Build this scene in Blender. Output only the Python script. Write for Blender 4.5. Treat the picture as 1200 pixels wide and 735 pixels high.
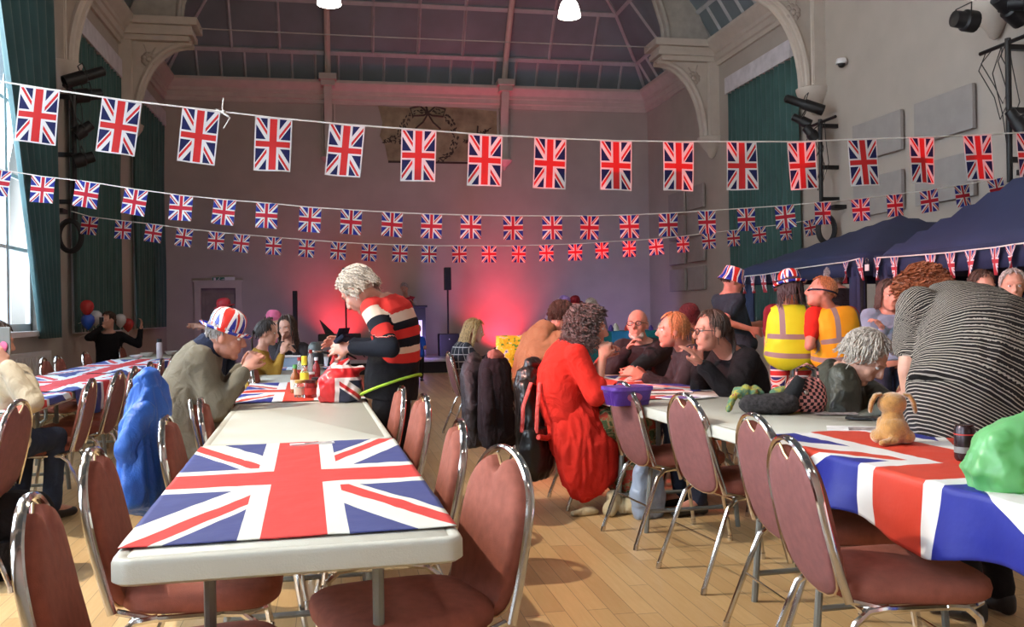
import bpy, bmesh, math, random
from math import sin, cos, pi, radians, sqrt, atan2, hypot
from mathutils import Vector as V, Matrix, noise, Euler
random.seed(7)
for o in list(bpy.data.objects): bpy.data.objects.remove(o)
SC = bpy.context.scene
C = SC.collection
# ---------------------------------------------------------------- camera
EYE = 1.25; YAW = radians(10.75); F = 1080.0
cam = bpy.data.cameras.new('camera'); co = bpy.data.objects.new('camera', cam); C.objects.link(co)
cam.lens = F/1200*36; cam.sensor_width = 36; cam.clip_start = .05; cam.clip_end = 200
CR = Matrix.Rotation(-YAW, 3, 'Z') @ Matrix.Rotation(pi/2, 3, 'X') @ Matrix.Rotation(radians(-.86), 3, 'Z')
co.matrix_world = Matrix.Translation((0, 0, EYE)) @ CR.to_4x4()
SC.camera = co
# ---------------------------------------------------------------- exposure, world, lights
SC.view_settings.view_transform = 'Standard'; SC.view_settings.look = 'None'
SC.view_settings.gamma = 1; SC.view_settings.exposure = 0.38; SC.view_settings.use_curve_mapping = False
w = bpy.data.worlds.new('daylight'); SC.world = w; w.use_nodes = True
w.node_tree.nodes['Background'].inputs[0].default_value = (.62, .82, 1, 1)
w.node_tree.nodes['Background'].inputs[1].default_value = 1.6
def light(name, kind, loc, aim, power, col, **k):
    l = bpy.data.lights.new(name, kind); l.energy = power; l.color = col
    for a, b in k.items(): setattr(l, a, b)
    o = bpy.data.objects.new(name, l); C.objects.link(o); o.location = loc
    if aim is not None: o.rotation_euler = (V(aim)-V(loc)).to_track_quat('-Z', 'Y').to_euler()
    return o
XL, XR, YB, YF = -3.8, 7.7, 22.0, -4.0
for yc in (19.95, 15.75, 11.65, 7.45, 3.35, -.8):      # daylight entering each tall window of the left wall
    e = {11.65: 130, 7.45: 210, 3.35: 210, -.8: 210}.get(yc, 8)*1.15
    light('window_daylight', 'AREA', (XL-.28, yc, 3.3), (5, yc, 1.6), e, (.78, .89, 1), shape='RECTANGLE', size=2.2, size_y=4.0)
light('wall_uplight_red', 'SPOT', (3.85, 21.35, .12), (3.85, 22.0, 1.9), 330, (1, .03, .08), spot_size=radians(96), spot_blend=1, shadow_soft_size=.1)
light('wall_uplight_red', 'SPOT', (3.85, 21.2, .12), (3.85, 22.0, 5.5), 260, (1, .04, .10), spot_size=radians(50), spot_blend=1, shadow_soft_size=.1)
light('wall_uplight_red', 'SPOT', (.12, 21.3, .45), (.1, 22.0, 1.9), 150, (1, .03, .06), spot_size=radians(100), spot_blend=1, shadow_soft_size=.1)
light('wall_uplight_violet', 'SPOT', (6.6, 19.6, .2), (6.2, 22, 2.4), 90, (.42, .28, 1), spot_size=radians(125), spot_blend=1, shadow_soft_size=.2)
light('wall_uplight_violet', 'SPOT', (1.9, 19.5, .5), (2.0, 22, 2.0), 55, (.45, .30, 1), spot_size=radians(130), spot_blend=1, shadow_soft_size=.2)
light('wall_uplight_violet', 'SPOT', (-1.8, 19.5, .3), (-1.8, 22, 2.0), 32, (.50, .34, 1), spot_size=radians(130), spot_blend=1, shadow_soft_size=.2)
light('rig_spot_red', 'SPOT', (XL+1.0, 5.45, 4.2), (3.3, 6.9, .75), 1700, (1, .05, .03), spot_size=radians(36), spot_blend=.8, shadow_soft_size=.06)
light('added_flag_tint_red', 'SPOT', (3.3, 19.4, .35), (3.6, 8.2, 2.9), 5200, (1, .03, .05), spot_size=radians(38), spot_blend=.8, shadow_soft_size=.05)  # unseen red flood added behind the bunting to tint its flags
light('rig_spot_warm', 'SPOT', (XL+1.0, 4.75, 4.5), (1.0, 3.2, .3), 880, (1, .88, .72), spot_size=radians(100), spot_blend=.7, shadow_soft_size=.05)
PEND = [(.35, 13.4, 5.85), (3.85, 13.4, 5.85), (.35, 8.8, 5.85), (3.85, 8.8, 5.85), (.35, 4.2, 5.85), (3.85, 4.2, 5.85), (.35, -.4, 5.85), (3.85, -.4, 5.85)]
for i, p in enumerate(PEND):
    light('pendant_light', 'POINT', (p[0], p[1], p[2]-.12), None, (40 if i < 2 else 85), (1, .86, .70), shadow_soft_size=.14)
# ---------------------------------------------------------------- helpers
def ray(px, py): return CR @ V(((px-600)/F, -(py-367.5)/F, -1))
CAM = V((0, 0, EYE))
def at_z(px, py, z): d = ray(px, py); return CAM + d*((z-EYE)/d.z)
def at_y(px, py, y): d = ray(px, py); return CAM + d*(y/d.y)
def at_x(px, py, x): d = ray(px, py); return CAM + d*(x/d.x)
def at_d(px, py, dep): return CAM + ray(px, py)*dep
TA = radians(1.83)
def T(u, v, z=0): return V((u*cos(TA)-v*sin(TA), u*sin(TA)+v*cos(TA), z))   # frame of the table rows

class NT:
    def __init__(s, m): s.t = m.node_tree; s.n = s.t.nodes; s.l = s.t.links
    def new(s, t, **k):
        n = s.n.new(t)
        for a, b in k.items(): setattr(n, a, b)
        return n
    def put(s, sock, v):
        if isinstance(v, bpy.types.NodeSocket): s.l.new(v, sock)
        elif isinstance(v, (tuple, list)): sock.default_value = (*v, 1) if len(v) == 3 and len(sock.default_value) == 4 else v
        else: sock.default_value = v
    def m(s, op, a, b=0, c=None):
        n = s.new('ShaderNodeMath', operation=op); s.put(n.inputs[0], a); s.put(n.inputs[1], b)
        if c is not None: s.put(n.inputs[2], c)
        return n.outputs[0]
    def mix(s, f, a, b):
        n = s.new('ShaderNodeMix', data_type='RGBA'); s.put(n.inputs[0], f); s.put(n.inputs[6], a); s.put(n.inputs[7], b); return n.outputs[2]
    def coord(s, k='Object'): return s.new('ShaderNodeTexCoord').outputs[k]
    def noise(s, sc, det=3, vec=None, dist=0):
        n = s.new('ShaderNodeTexNoise'); n.inputs['Scale'].default_value = sc; n.inputs['Detail'].default_value = det
        n.inputs['Distortion'].default_value = dist
        s.l.new(vec if vec is not None else s.coord(), n.inputs['Vector']); return n.outputs['Fac']
    def ramp(s, f, stops, const=False):
        n = s.new('ShaderNodeValToRGB'); cr = n.color_ramp
        if const: cr.interpolation = 'CONSTANT'
        while len(cr.elements) < len(stops): cr.elements.new(.5)
        for e, (p, c) in zip(cr.elements, stops): e.position = p; e.color = (*c, 1)
        s.put(n.inputs[0], f); return n.outputs[0]
    def sep(s, vec): n = s.new('ShaderNodeSeparateXYZ'); s.l.new(vec, n.inputs[0]); return n.outputs
    def attr(s, name): n = s.new('ShaderNodeAttribute'); n.attribute_name = name; return n.outputs
    def bump(s, h, st, dist=.01):
        n = s.new('ShaderNodeBump'); s.put(n.inputs['Height'], h); n.inputs['Strength'].default_value = st; n.inputs['Distance'].default_value = dist
        s.l.new(n.outputs[0], s.n['Principled BSDF'].inputs['Normal'])
    def base(s, c): s.put(s.n['Principled BSDF'].inputs['Base Color'], c)
MATS = {}
def mat(name, col, rough=.6, metal=0, var=.12, vs=6, bump=0, bs=60, emit=None, es=0, trans=0, sheen=0, coat=0, alpha=1):
    if name in MATS: return MATS[name]
    m = bpy.data.materials.new(name); m.use_nodes = True; t = NT(m); b = t.n['Principled BSDF']
    b.inputs['Roughness'].default_value = rough; b.inputs['Metallic'].default_value = metal
    if trans: b.inputs['Transmission Weight'].default_value = trans
    if sheen: b.inputs['Sheen Weight'].default_value = sheen
    if coat: b.inputs['Coat Weight'].default_value = coat
    if alpha < 1: b.inputs['Alpha'].default_value = alpha
    if emit: b.inputs['Emission Color'].default_value = (*emit, 1); b.inputs['Emission Strength'].default_value = es
    m.diffuse_color = (*col, 1)
    if var:
        f = t.noise(vs, 4); lo = tuple(max(0, c*(1-var)) for c in col); hi = tuple(min(1, c*(1+var)) for c in col)
        t.base(t.ramp(f, [(.3, lo), (.7, hi)]))
    else: t.base(col)
    if bump: t.bump(t.noise(bs, 4), bump)
    MATS[name] = m; return m
RED, WHT, BLU = (.62, .035, .03), (.80, .80, .76), (.018, .03, .19)
def flagcol(t, uv, W, H, red=RED, wht=WHT, blu=BLU, k=1.0):
    x, y, _ = t.sep(uv)
    X = t.m('MULTIPLY', t.m('SUBTRACT', x, .5), W); Y = t.m('MULTIPLY', t.m('SUBTRACT', y, .5), H)
    aX = t.m('ABSOLUTE', X); aY = t.m('ABSOLUTE', Y); n = sqrt(W*W+H*H)
    d = t.m('DIVIDE', t.m('SUBTRACT', t.m('MULTIPLY', aX, H), t.m('MULTIPLY', aY, W)), n)
    sg = t.m('MULTIPLY', d, t.m('SIGN', t.m('MULTIPLY', X, Y)))
    wd = t.m('LESS_THAN', t.m('ABSOLUTE', d), 3*k)
    rd = t.m('MULTIPLY', t.m('GREATER_THAN', sg, 0), t.m('LESS_THAN', sg, 2*k))
    mn = t.m('MINIMUM', aX, aY)
    wc = t.m('LESS_THAN', mn, 5*k); rc = t.m('LESS_THAN', mn, 3*k)
    c = t.mix(wd, blu, wht); c = t.mix(rd, c, red); c = t.mix(wc, c, wht); return t.mix(rc, c, red)
def flagmat(name, W=60, H=30, edge=0, rough=.75, uvname=None, trl=0, sc=None, k=1.0, red=RED, wht=WHT, blu=BLU, rep=1):
    if name in MATS: return MATS[name]
    m = bpy.data.materials.new(name); m.use_nodes = True; t = NT(m)
    uv = t.coord('UV')
    if rep != 1:
        n = t.new('ShaderNodeVectorMath', operation='MULTIPLY'); t.l.new(uv, n.inputs[0]); n.inputs[1].default_value = (rep, rep, 1)
        n2 = t.new('ShaderNodeVectorMath', operation='FRACTION'); t.l.new(n.outputs[0], n2.inputs[0]); uv = n2.outputs[0]
    col = flagcol(t, uv, W, H, red, wht, blu, k); 
    if edge:
        x, y, _ = t.sep(uv); ed = t.m('MAXIMUM', t.m('MAXIMUM', t.m('LESS_THAN', x, edge*.7), t.m('GREATER_THAN', x, 1-edge*.7)), t.m('MAXIMUM', t.m('LESS_THAN', y, edge), t.m('GREATER_THAN', y, 1-edge))); col = t.mix(ed, col, wht)
    t.base(col); t.n['Principled BSDF'].inputs['Roughness'].default_value = rough
    t.bump(t.noise(14, 3), .25, .01)
    if trl:
        tr = t.new('ShaderNodeBsdfTranslucent'); t.put(tr.inputs[0], col); mx = t.new('ShaderNodeMixShader'); mx.inputs[0].default_value = trl
        t.l.new(t.n['Principled BSDF'].outputs[0], mx.inputs[1]); t.l.new(tr.outputs[0], mx.inputs[2]); t.l.new(mx.outputs[0], t.n['Material Output'].inputs[0])
    MATS[name] = m; return m

class MB:
    def __init__(s): s.v = []; s.f = []; s.mi = []; s.uv = {}; s.cur = 0
    def box(s, x0, x1, y0, y1, z0, z1, M=None):
        b = len(s.v); ps = [V((x, y, z)) for z in (z0, z1) for y in (y0, y1) for x in (x0, x1)]
        if M: ps = [M @ p for p in ps]
        s.v += ps
        for f in ((0, 2, 3, 1), (4, 5, 7, 6), (0, 1, 5, 4), (2, 6, 7, 3), (0, 4, 6, 2), (1, 3, 7, 5)): s.face([b+i for i in f])
        return s
    def face(s, f, uv=None):
        s.f.append(tuple(f)); s.mi.append(s.cur)
        if uv: s.uv[len(s.f)-1] = uv
    def grid(s, fn, nu, nv, uvf=None, closed=False):
        b = len(s.v)
        for j in range(nv+1):
            for i in range(nu+1): s.v.append(V(fn(i/nu, j/nv)))
        for j in range(nv):
            for i in range(nu):
                q = [b+j*(nu+1)+i, b+j*(nu+1)+i+1, b+(j+1)*(nu+1)+i+1, b+(j+1)*(nu+1)+i]
                s.face(q, [((i+a)/nu, (j+c)/nv) for a, c in ((0, 0), (1, 0), (1, 1), (0, 1))])
        return s
    def loft(s, st, side=None, n=14, sq=2.0, M=None):
        """closed tube through stations (point, rx, ry); rx lies along `side`"""
        b = len(s.v); m = len(st); P = [V(p[0]) for p in st]; pv = None
        for k in range(m):
            t = (P[min(k+1, m-1)]-P[max(k-1, 0)])
            if t.length < 1e-9: t = V((0, 0, 1))
            t.normalize()
            if side is not None: a = V(side)
            elif pv is not None: a = pv
            else: a = V((1, 0, 0)) if abs(t.x) < .8 else V((0, 1, 0))
            a = a-t*a.dot(t)
            if a.length < 1e-6: a = t.orthogonal()
            a.normalize(); pv = a; c = t.cross(a)
            for i in range(n):
                th = 2*pi*i/n; cx, sx = cos(th), sin(th)
                if sq != 2: e = 2/sq; cx = math.copysign(abs(cx)**e, cx); sx = math.copysign(abs(sx)**e, sx)
                q = P[k]+a*(cx*st[k][1])+c*(sx*st[k][2])
                s.v.append(M @ q if M else q)
        for k in range(m-1):
            for i in range(n): s.face((b+k*n+i, b+k*n+(i+1) % n, b+(k+1)*n+(i+1) % n, b+(k+1)*n+i))
        s.face([b+i for i in range(n)][::-1]); s.face([b+(m-1)*n+i for i in range(n)])
        return s
    def tube(s, pts, r, n=8, rs=None, M=None): return s.loft([(p, (rs[i] if rs else r), (rs[i] if rs else r)) for i, p in enumerate(pts)], None, n, M=M)
    def ring(s, pts, r, n=8):
        """closed loop tube"""
        b = len(s.v); m = len(pts); P = [V(p) for p in pts]; cen = sum(P, V())/m
        for k in range(m):
            t = (P[(k+1) % m]-P[k-1]).normalized(); a = (P[k]-cen); a = (a-t*a.dot(t)).normalized(); c = t.cross(a)
            for i in range(n): th = 2*pi*i/n; s.v.append(P[k]+a*(cos(th)*r)+c*(sin(th)*r))
        for k in range(m):
            for i in range(n): s.face((b+k*n+i, b+k*n+(i+1) % n, b+((k+1) % m)*n+(i+1) % n, b+((k+1) % m)*n+i))
        return s
    def ball(s, c, rx, ry=None, rz=None, n=14, m=9, R=None):
        ry = ry or rx; rz = rz or rx; st = []
        b = len(s.v); c = V(c)
        def pt(q): q = V((q[0]*rx, q[1]*ry, q[2]*rz)); return c+(R @ q if R else q)
        s.v.append(pt((0, 0, -1)))
        for j in range(1, m):
            ph = -pi/2+pi*j/m
            for i in range(n): s.v.append(pt((cos(ph)*cos(2*pi*i/n), cos(ph)*sin(2*pi*i/n), sin(ph))))
        s.v.append(pt((0, 0, 1))); e = len(s.v)-1
        for i in range(n):
            s.face((b, b+1+(i+1) % n, b+1+i)); s.face((e, e-n+i, e-n+(i+1) % n))
        for j in range(m-2):
            for i in range(n): q = b+1+j*n; s.face((q+i, q+(i+1) % n, q+n+(i+1) % n, q+n+i))
        return s
    def cap(s, p0, p1, r0, r1, n=12, fl=1.0, side=None):
        p0, p1 = V(p0), V(p1); d = (p1-p0); L = d.length or 1e-6; d = d/L; st = []
        for a in (-85, -60, -30): st.append((p0+d*(r0*sin(radians(a))), r0*cos(radians(a)), r0*fl*cos(radians(a))))
        st += [(p0, r0, r0*fl), (p0.lerp(p1, .5), (r0+r1)/2, (r0+r1)/2*fl), (p1, r1, r1*fl)]
        for a in (30, 60, 85): st.append((p1+d*(r1*sin(radians(a))), r1*cos(radians(a)), r1*fl*cos(radians(a))))
        return s.loft(st, side, n)
    def lathe(s, prof, n=20, M=None, c=(0, 0, 0)):
        b = len(s.v); c = V(c)
        for r, z in prof:
            for i in range(n):
                q = c+V((r*cos(2*pi*i/n), r*sin(2*pi*i/n), z)); s.v.append(M @ q if M else q)
        for k in range(len(prof)-1):
            for i in range(n): s.face((b+k*n+i, b+k*n+(i+1) % n, b+(k+1)*n+(i+1) % n, b+(k+1)*n+i))
        s.face([b+i for i in range(n)][::-1]); s.face([b+(len(prof)-1)*n+i for i in range(n)])
        return s
    def prism(s, poly, a, b_, fn):
        """poly of 2-D points extruded between a and b_ ; fn(p, q, w) -> 3-D"""
        b = len(s.v); n = len(poly)
        for w_ in (a, b_):
            for p in poly: s.v.append(V(fn(p[0], p[1], w_)))
        for i in range(n): s.face((b+i, b+(i+1) % n, b+n+(i+1) % n, b+n+i))
        s.face([b+i for i in range(n)][::-1]); s.face([b+n+i for i in range(n)])
        return s
    def mesh(s, name):
        me = bpy.data.meshes.new(name); me.from_pydata([tuple(p) for p in s.v], [], s.f)
        if any(s.mi): me.polygons.foreach_set('material_index', s.mi)
        if s.uv:
            ul = me.uv_layers.new(name='UVMap')
            for fi, uvs in s.uv.items():
                for li, q in zip(me.polygons[fi].loop_indices, uvs): ul.data[li].uv = q
        return me
    def build(s, name, m, parent=None, smooth=True, bevel=0, ang=40, fix=True):
        me = s.mesh(name)
        if fix:
            bm = bmesh.new(); bm.from_mesh(me); bmesh.ops.recalc_face_normals(bm, faces=bm.faces); bm.to_mesh(me); bm.free()
        return link(name, me, m, parent, smooth, bevel, ang)
def link(name, me, m, parent=None, smooth=True, bevel=0, ang=40):
    for x in (m if isinstance(m, (list, tuple)) else [m]): me.materials.append(x)
    if smooth:
        me.polygons.foreach_set('use_smooth', [True]*len(me.polygons))
        try: me.set_sharp_from_angle(angle=radians(ang))
        except Exception: pass
    o = bpy.data.objects.new(name, me); C.objects.link(o)
    if parent: o.parent = parent
    if bevel:
        b = o.modifiers.new('b', 'BEVEL'); b.width = bevel; b.segments = 3; b.limit_method = 'ANGLE'; b.angle_limit = radians(35)
    return o
def tag(o, label, cat, group=None, kind=None):
    o['label'] = label; o['category'] = cat
    if group: o['group'] = group
    if kind: o['kind'] = kind
    return o
def thing(name, loc, rz, label, cat, group=None):
    o = bpy.data.objects.new(name, None); C.objects.link(o); o.empty_display_size = .1
    o.location = loc; o.rotation_euler = (0, 0, rz); return tag(o, label, cat, group)
def struct(o): o['kind'] = 'structure'; return o
def dup(root, loc, rz, label, group=None, skip=()):
    def cp(o, par):
        c = o.copy(); C.objects.link(c)
        if par: c.parent = par
        for ch in o.children: cp(ch, c)
        return c
    r = cp(root, None); r.location = loc; r.rotation_euler = (0, 0, rz); r['label'] = label
    if group: r['group'] = group
    return r
def remesh(mb, vox, smooth=4, fac=.5):
    me = mb.mesh('tmp'); bm = bmesh.new(); bm.from_mesh(me); bmesh.ops.recalc_face_normals(bm, faces=bm.faces); bm.to_mesh(me); bm.free()
    o = bpy.data.objects.new('tmp', me); C.objects.link(o)
    r = o.modifiers.new('r', 'REMESH'); r.mode = 'VOXEL'; r.voxel_size = vox
    if smooth: q = o.modifiers.new('s', 'SMOOTH'); q.iterations = smooth; q.factor = fac
    dg = bpy.context.evaluated_depsgraph_get(); dg.update()
    out = bpy.data.meshes.new_from_object(o.evaluated_get(dg)); bpy.data.objects.remove(o); bpy.data.meshes.remove(me)
    return out
def wobble(me, amp, fr, seed=0, stretch=(1, 1, 1)):
    s = V((seed*3.1, seed*1.7, seed*.9)); sv = V(stretch)
    for v, n in zip(me.vertices, [x.normal.copy() for x in me.vertices]):
        p = V((v.co.x*sv.x, v.co.y*sv.y, v.co.z*sv.z))*fr+s
        a = noise.noise(p); r = 1-abs(noise.noise(p*1.7+s))*2
        v.co += n*(amp*(a*.7+r*.5-.2))
# ================================================================ materials of the place
def wood_floor():
    m = bpy.data.materials.new('floor_boards'); m.use_nodes = True; t = NT(m); co_ = t.coord('Object')
    x, y, z = t.sep(co_); BW, BL = .092, 1.15
    ix = t.m('FLOOR', t.m('DIVIDE', x, BW)); sh = t.new('ShaderNodeTexWhiteNoise', noise_dimensions='1D'); t.put(sh.inputs['W'], ix)
    iy = t.m('FLOOR', t.m('ADD', t.m('DIVIDE', y, BL), t.m('MULTIPLY', sh.outputs[0], 7.3)))
    cv = t.new('ShaderNodeCombineXYZ'); t.put(cv.inputs[0], ix); t.put(cv.inputs[1], iy)
    wn = t.new('ShaderNodeTexWhiteNoise', noise_dimensions='2D'); t.l.new(cv.outputs[0], wn.inputs['Vector'])
    fx = t.m('FRACT', t.m('DIVIDE', x, BW)); fy = t.m('FRACT', t.m('ADD', t.m('DIVIDE', y, BL), t.m('MULTIPLY', sh.outputs[0], 7.3)))
    gap = t.m('MAXIMUM', t.m('LESS_THAN', fx, .028), t.m('LESS_THAN', fy, .0035))
    mp = t.new('ShaderNodeMapping'); t.l.new(co_, mp.inputs[0]); mp.inputs['Scale'].default_value = (18, 1.6, 1)
    g = t.noise(3, 6, mp.outputs[0], .6); big = t.noise(.8, 3)
    c = t.ramp(wn.outputs[0], [(0, (.50, .31, .135)), (.5, (.64, .42, .19)), (1, (.72, .51, .26))])
    c = t.mix(t.m('MULTIPLY', g, .55), c, (.46, .28, .12)); c = t.mix(t.m('MULTIPLY', big, .25), c, (.42, .29, .15)); c = t.mix(t.m('MULTIPLY', gap, .8), c, (.09, .055, .03))
    t.base(c); b = t.n['Principled BSDF']; t.put(b.inputs['Roughness'], t.m('ADD', .27, t.m('MULTIPLY', g, .22)))
    t.bump(t.m('SUBTRACT', 1, gap), .3, .002); return m
FLOOR = wood_floor()
WALL = mat('painted_plaster_wall', (.43, .375, .325), .85, var=.05, vs=2, bump=.08, bs=40)
TRIMW = mat('cream_painted_trim', (.52, .455, .395), .6, var=.06, vs=5, bump=.05)
WHITEP = mat('white_gloss_paint', (.72, .70, .70), .4, var=.03)
CEIL = mat('blue_grey_ceiling_board', (.17, .205, .225), .8, var=.14, vs=1.3, bump=.1, bs=12)
RIB = mat('grey_ceiling_rib', (.40, .40, .41), .7, var=.08)
def curtainmat(name, col, trl):
    m = mat(name, col, .8, var=.15, vs=3, bump=.1, bs=90, sheen=.3); t = NT(m)
    tr = t.new('ShaderNodeBsdfTranslucent'); tr.inputs[0].default_value = (col[0]*1.6, col[1]*1.6, col[2]*1.6, 1); mx = t.new('ShaderNodeMixShader'); mx.inputs[0].default_value = trl
    t.l.new(t.n['Principled BSDF'].outputs[0], mx.inputs[1]); t.l.new(tr.outputs[0], mx.inputs[2]); t.l.new(mx.outputs[0], t.n['Material Output'].inputs[0]); return m
CURT = curtainmat('dark_green_curtain', (.035, .095, .088), .06)
CURT2 = curtainmat('teal_green_curtain', (.035, .10, .105), .16)
BLACK = mat('black_metal', (.012, .012, .014), .45, .2, var=.1)
BLKP = mat('black_plastic', (.015, .015, .018), .5, var=.1)
CHROME = mat('chrome', (.62, .60, .58), .12, 1, var=.06, vs=20)
BRASSP = mat('gold_piping', (.55, .38, .20), .4, .5, var=.1)
GREYM = mat('grey_painted_metal', (.22, .23, .22), .5, .3, var=.08)
CORD = mat('white_cord', (.75, .72, .66), .8, var=.05)
GLASS = mat('window_glass', (.95, .98, 1), .05, var=0, trans=1); GLASS.node_tree.nodes['Principled BSDF'].inputs['IOR'].default_value = 1.02
# ================================================================ room shell
ZC, ZT = 6.25, 6.72
st = lambda mb, n, m, par=None, **k: struct(mb.build(n, m, par, **k)) if par is None else mb.build(n, m, par, **k)
st(MB().box(XL-.4, XR+.4, YF-.4, YB+.4, -.12, 0), 'floor', FLOOR, smooth=False)
WY = [(-2.05, .45), (2.1, 4.6), (6.2, 8.7), (10.35, 12.95), (14.5, 17.0), (18.7, 21.2)]; Z0, Z1 = 1.12, 5.5
mb = MB(); e = YF
for a, b in WY: mb.box(XL-.35, XL, e, a, 0, ZT); mb.box(XL-.35, XL, a, b, 0, Z0); mb.box(XL-.35, XL, a, b, Z1, ZT); e = b
mb.box(XL-.35, XL, e, YB+.35, 0, ZT); st(mb, 'wall_left', WALL, smooth=False)
RW = (14.45, 16.85)
mb = MB(); mb.box(XR, XR+.35, YF, RW[0], 0, ZT); mb.box(XR, XR+.35, RW[1], YB+.35, 0, ZT); mb.box(XR, XR+.35, RW[0], RW[1], 0, Z0); mb.box(XR, XR+.35, RW[0], RW[1], Z1, ZT)
st(mb, 'wall_right', WALL, smooth=False)
DX0, DX1 = at_y(229.5, 372, YB).x+.12, at_y(283, 372, YB).x-.12; DZ = 1.93
mb = MB(); mb.box(XL, DX0, YB, YB+.35, 0, ZT); mb.box(DX1, XR, YB, YB+.35, 0, ZT); mb.box(DX0, DX1, YB, YB+.35, DZ, ZT); st(mb, 'wall_back', WALL, smooth=False)
st(MB().box(XL, XR, YF-.35, YF, 0, ZT), 'wall_front', WALL, smooth=False)
# window joinery, all windows alike
def window(n, x, y0, y1, s, curtain=None):
    mb = MB(); xa, xb = x-s*.16, x-s*.10; X0, X1 = min(xa, xb), max(xa, xb); w_ = .07
    mb.box(X0, X1, y0, y0+w_, Z0, Z1); mb.box(X0, X1, y1-w_, y1, Z0, Z1); mb.box(X0, X1, y0, y1, Z0, Z0+.09); mb.box(X0, X1, y0, y1, Z1-.09, Z1)
    for k in (1, 2): yy = y0+(y1-y0)*k/3; mb.box(X0, X1, yy-.045, yy+.045, Z0, Z1)
    for zz in (2.15, 3.05, 3.95, 4.75): mb.box(X0+.012, X1-.012, y0, y1, zz-.022, zz+.022)
    f = st(mb, 'window_%d' % n, WHITEP, smooth=False)
    g = MB().box(x-s*.135-.004, x-s*.135+.004, y0, y1, Z0, Z1).build('pane', GLASS, f, smooth=False)
    MB().box(min(x-s*.35, x+s*.1), max(x-s*.35, x+s*.1), y0-.1, y1+.1, Z0-.07, Z0).build('window_sill', WHITEP, f, smooth=False, bevel=.01)
    mb = MB(); mb.box(min(x, x+s*.025), max(x, x+s*.025), y0-.1, y0, Z0, Z1+.3); mb.box(min(x, x+s*.025), max(x, x+s*.025), y1, y1+.1, Z0, Z1+.3)
    mb.build('architrave', WHITEP, f, smooth=False)
    MB().box(min(x+s*.01, x+s*.17), max(x+s*.01, x+s*.17), y0-.12, y1+.12, Z1-.02, Z1+.3).build('pelmet', mat('white_pelmet', (.60, .57, .60), .6), f, smooth=False, bevel=.008)
    return f
for i, (a, b) in enumerate(WY): window(i+1, XL, a, b, 1)
window(7, XR, RW[0], RW[1], -1)
def curtain(name, fn, m, label, n=110, nz=30, grp=None):
    mb = MB(); mb.grid(fn, n, nz); o = mb.build(name, m, smooth=True, ang=180, fix=False)
    s = o.modifiers.new('s', 'SOLIDIFY'); s.thickness = .006; return tag(o, label, 'curtain', grp)
def hang(x, y0, y1, zb, amp=.045, waves=9, sd=0):
    def fn(u, w_):
        z = zb+(Z1-zb)*w_; y = y0+(y1-y0)*u
        return (x+amp*sin(u*waves*2*pi+1.3*sin(u*9+sd)+.5*sin(w_*2+sd))*(.75+.25*w_)+.012*sin(w_*7+u*20), y+.015*sin(w_*4+sd), z)
    return fn
for (a, b), lab in ((WY[4], 'by the column with the coiled cable'), (WY[5], 'in the far left corner')):
    mid = (a+b)/2
    curtain('curtain', hang(XL+.10, a-.34, mid+.06, Z0-.05, sd=a), CURT, 'dark green curtain, near half of the pair '+lab, grp='closed dark green curtains')
    curtain('curtain', hang(XL+.10, mid+.02, b+.1, Z0-.05, sd=b), CURT, 'dark green curtain, far half of the pair '+lab, grp='closed dark green curtains')
curtain('curtain', hang(XR-.10, RW[0]-.22, RW[1]+.05, Z0-.1, waves=15, sd=2), CURT, 'wide closed dark green curtain under a white pelmet on the right wall', n=180)
def tied(u, w_):            # swept curtain of the bright window: wide at the top, gathered to the far jamb below
    z = 1.02+(Z1-1.02)*w_; y0 = 12.5-.37*(z-1.1); y1 = 13.26
    return (XL+.13+.05*sin(u*40+w_*2), y0+(y1-y0)*u, z)
curtain('curtain', tied, CURT2, 'teal green curtain swept aside from the bright window at far left', n=130)
# radiator under the bright window
rad = thing('radiator', (XL, 11.6, .18), 0, 'white panel radiator on the left wall under the bright window', 'radiator')
mb = MB().box(.05, .13, -1.25, 1.35, 0, .68)
for k in range(30): mb.box(.13, .138, -1.22+k*.0855, -1.17+k*.0855, .05, .63)
mb.build('panel', mat('radiator_enamel', (.62, .60, .60), .4, var=.03), rad, smooth=False, bevel=.008)
mb = MB()
for y in (-1.1, 1.2): mb.tube([(.09, y, .02), (.09, y, -.18)], .012)
mb.build('pipe', WHITEP, rad)
# door with panelled leaf
mb = MB()
for a, b in ((DX0-.14, DX0), (DX1, DX1+.14)): mb.box(a, b, YB-.05, YB+.02, 0, DZ)
mb.box(DX0-.14, DX1+.14, YB-.05, YB+.02, DZ, DZ+.14); mb.box(DX0-.17, DX1+.17, YB-.07, YB+.0, DZ+.14, DZ+.18)
dr = st(mb, 'door_1', TRIMW, smooth=False)
lf = MB().box(DX0, DX1, YB+.08, YB+.13, .01, DZ)
for z0, z1 in ((.2, .85), (1.0, 1.8)):
    for k in (0, 1):
        w_ = (DX1-DX0); lf.box(DX0+.08+k*w_*.48, DX0+.06+w_*.42+k*w_*.48, YB+.065, YB+.08, z0, z1)
lf.build('door_leaf', mat('brown_painted_door', (.24, .19, .16), .5), dr, smooth=False, bevel=.006)
MB().tube([(DX1-.09, YB+.06, .95), (DX1-.09, YB+.02, .95), (DX1-.2, YB+.02, .95)], .011).build('door_handle', CHROME, dr)
# skirting, dado
MB_ = MB().box(XL, XL+.03, YF, YB, 0, .22); st(MB_, 'baseboard_left', TRIMW, smooth=False)
st(MB().box(XR-.03, XR, YF, YB, 0, .22), 'baseboard_right', TRIMW, smooth=False)
st(MB().box(XL, DX0-.14, YB-.03, YB, 0, .22).box(DX1+.14, XR, YB-.03, YB, 0, .22), 'baseboard_back', TRIMW, smooth=False)
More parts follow.
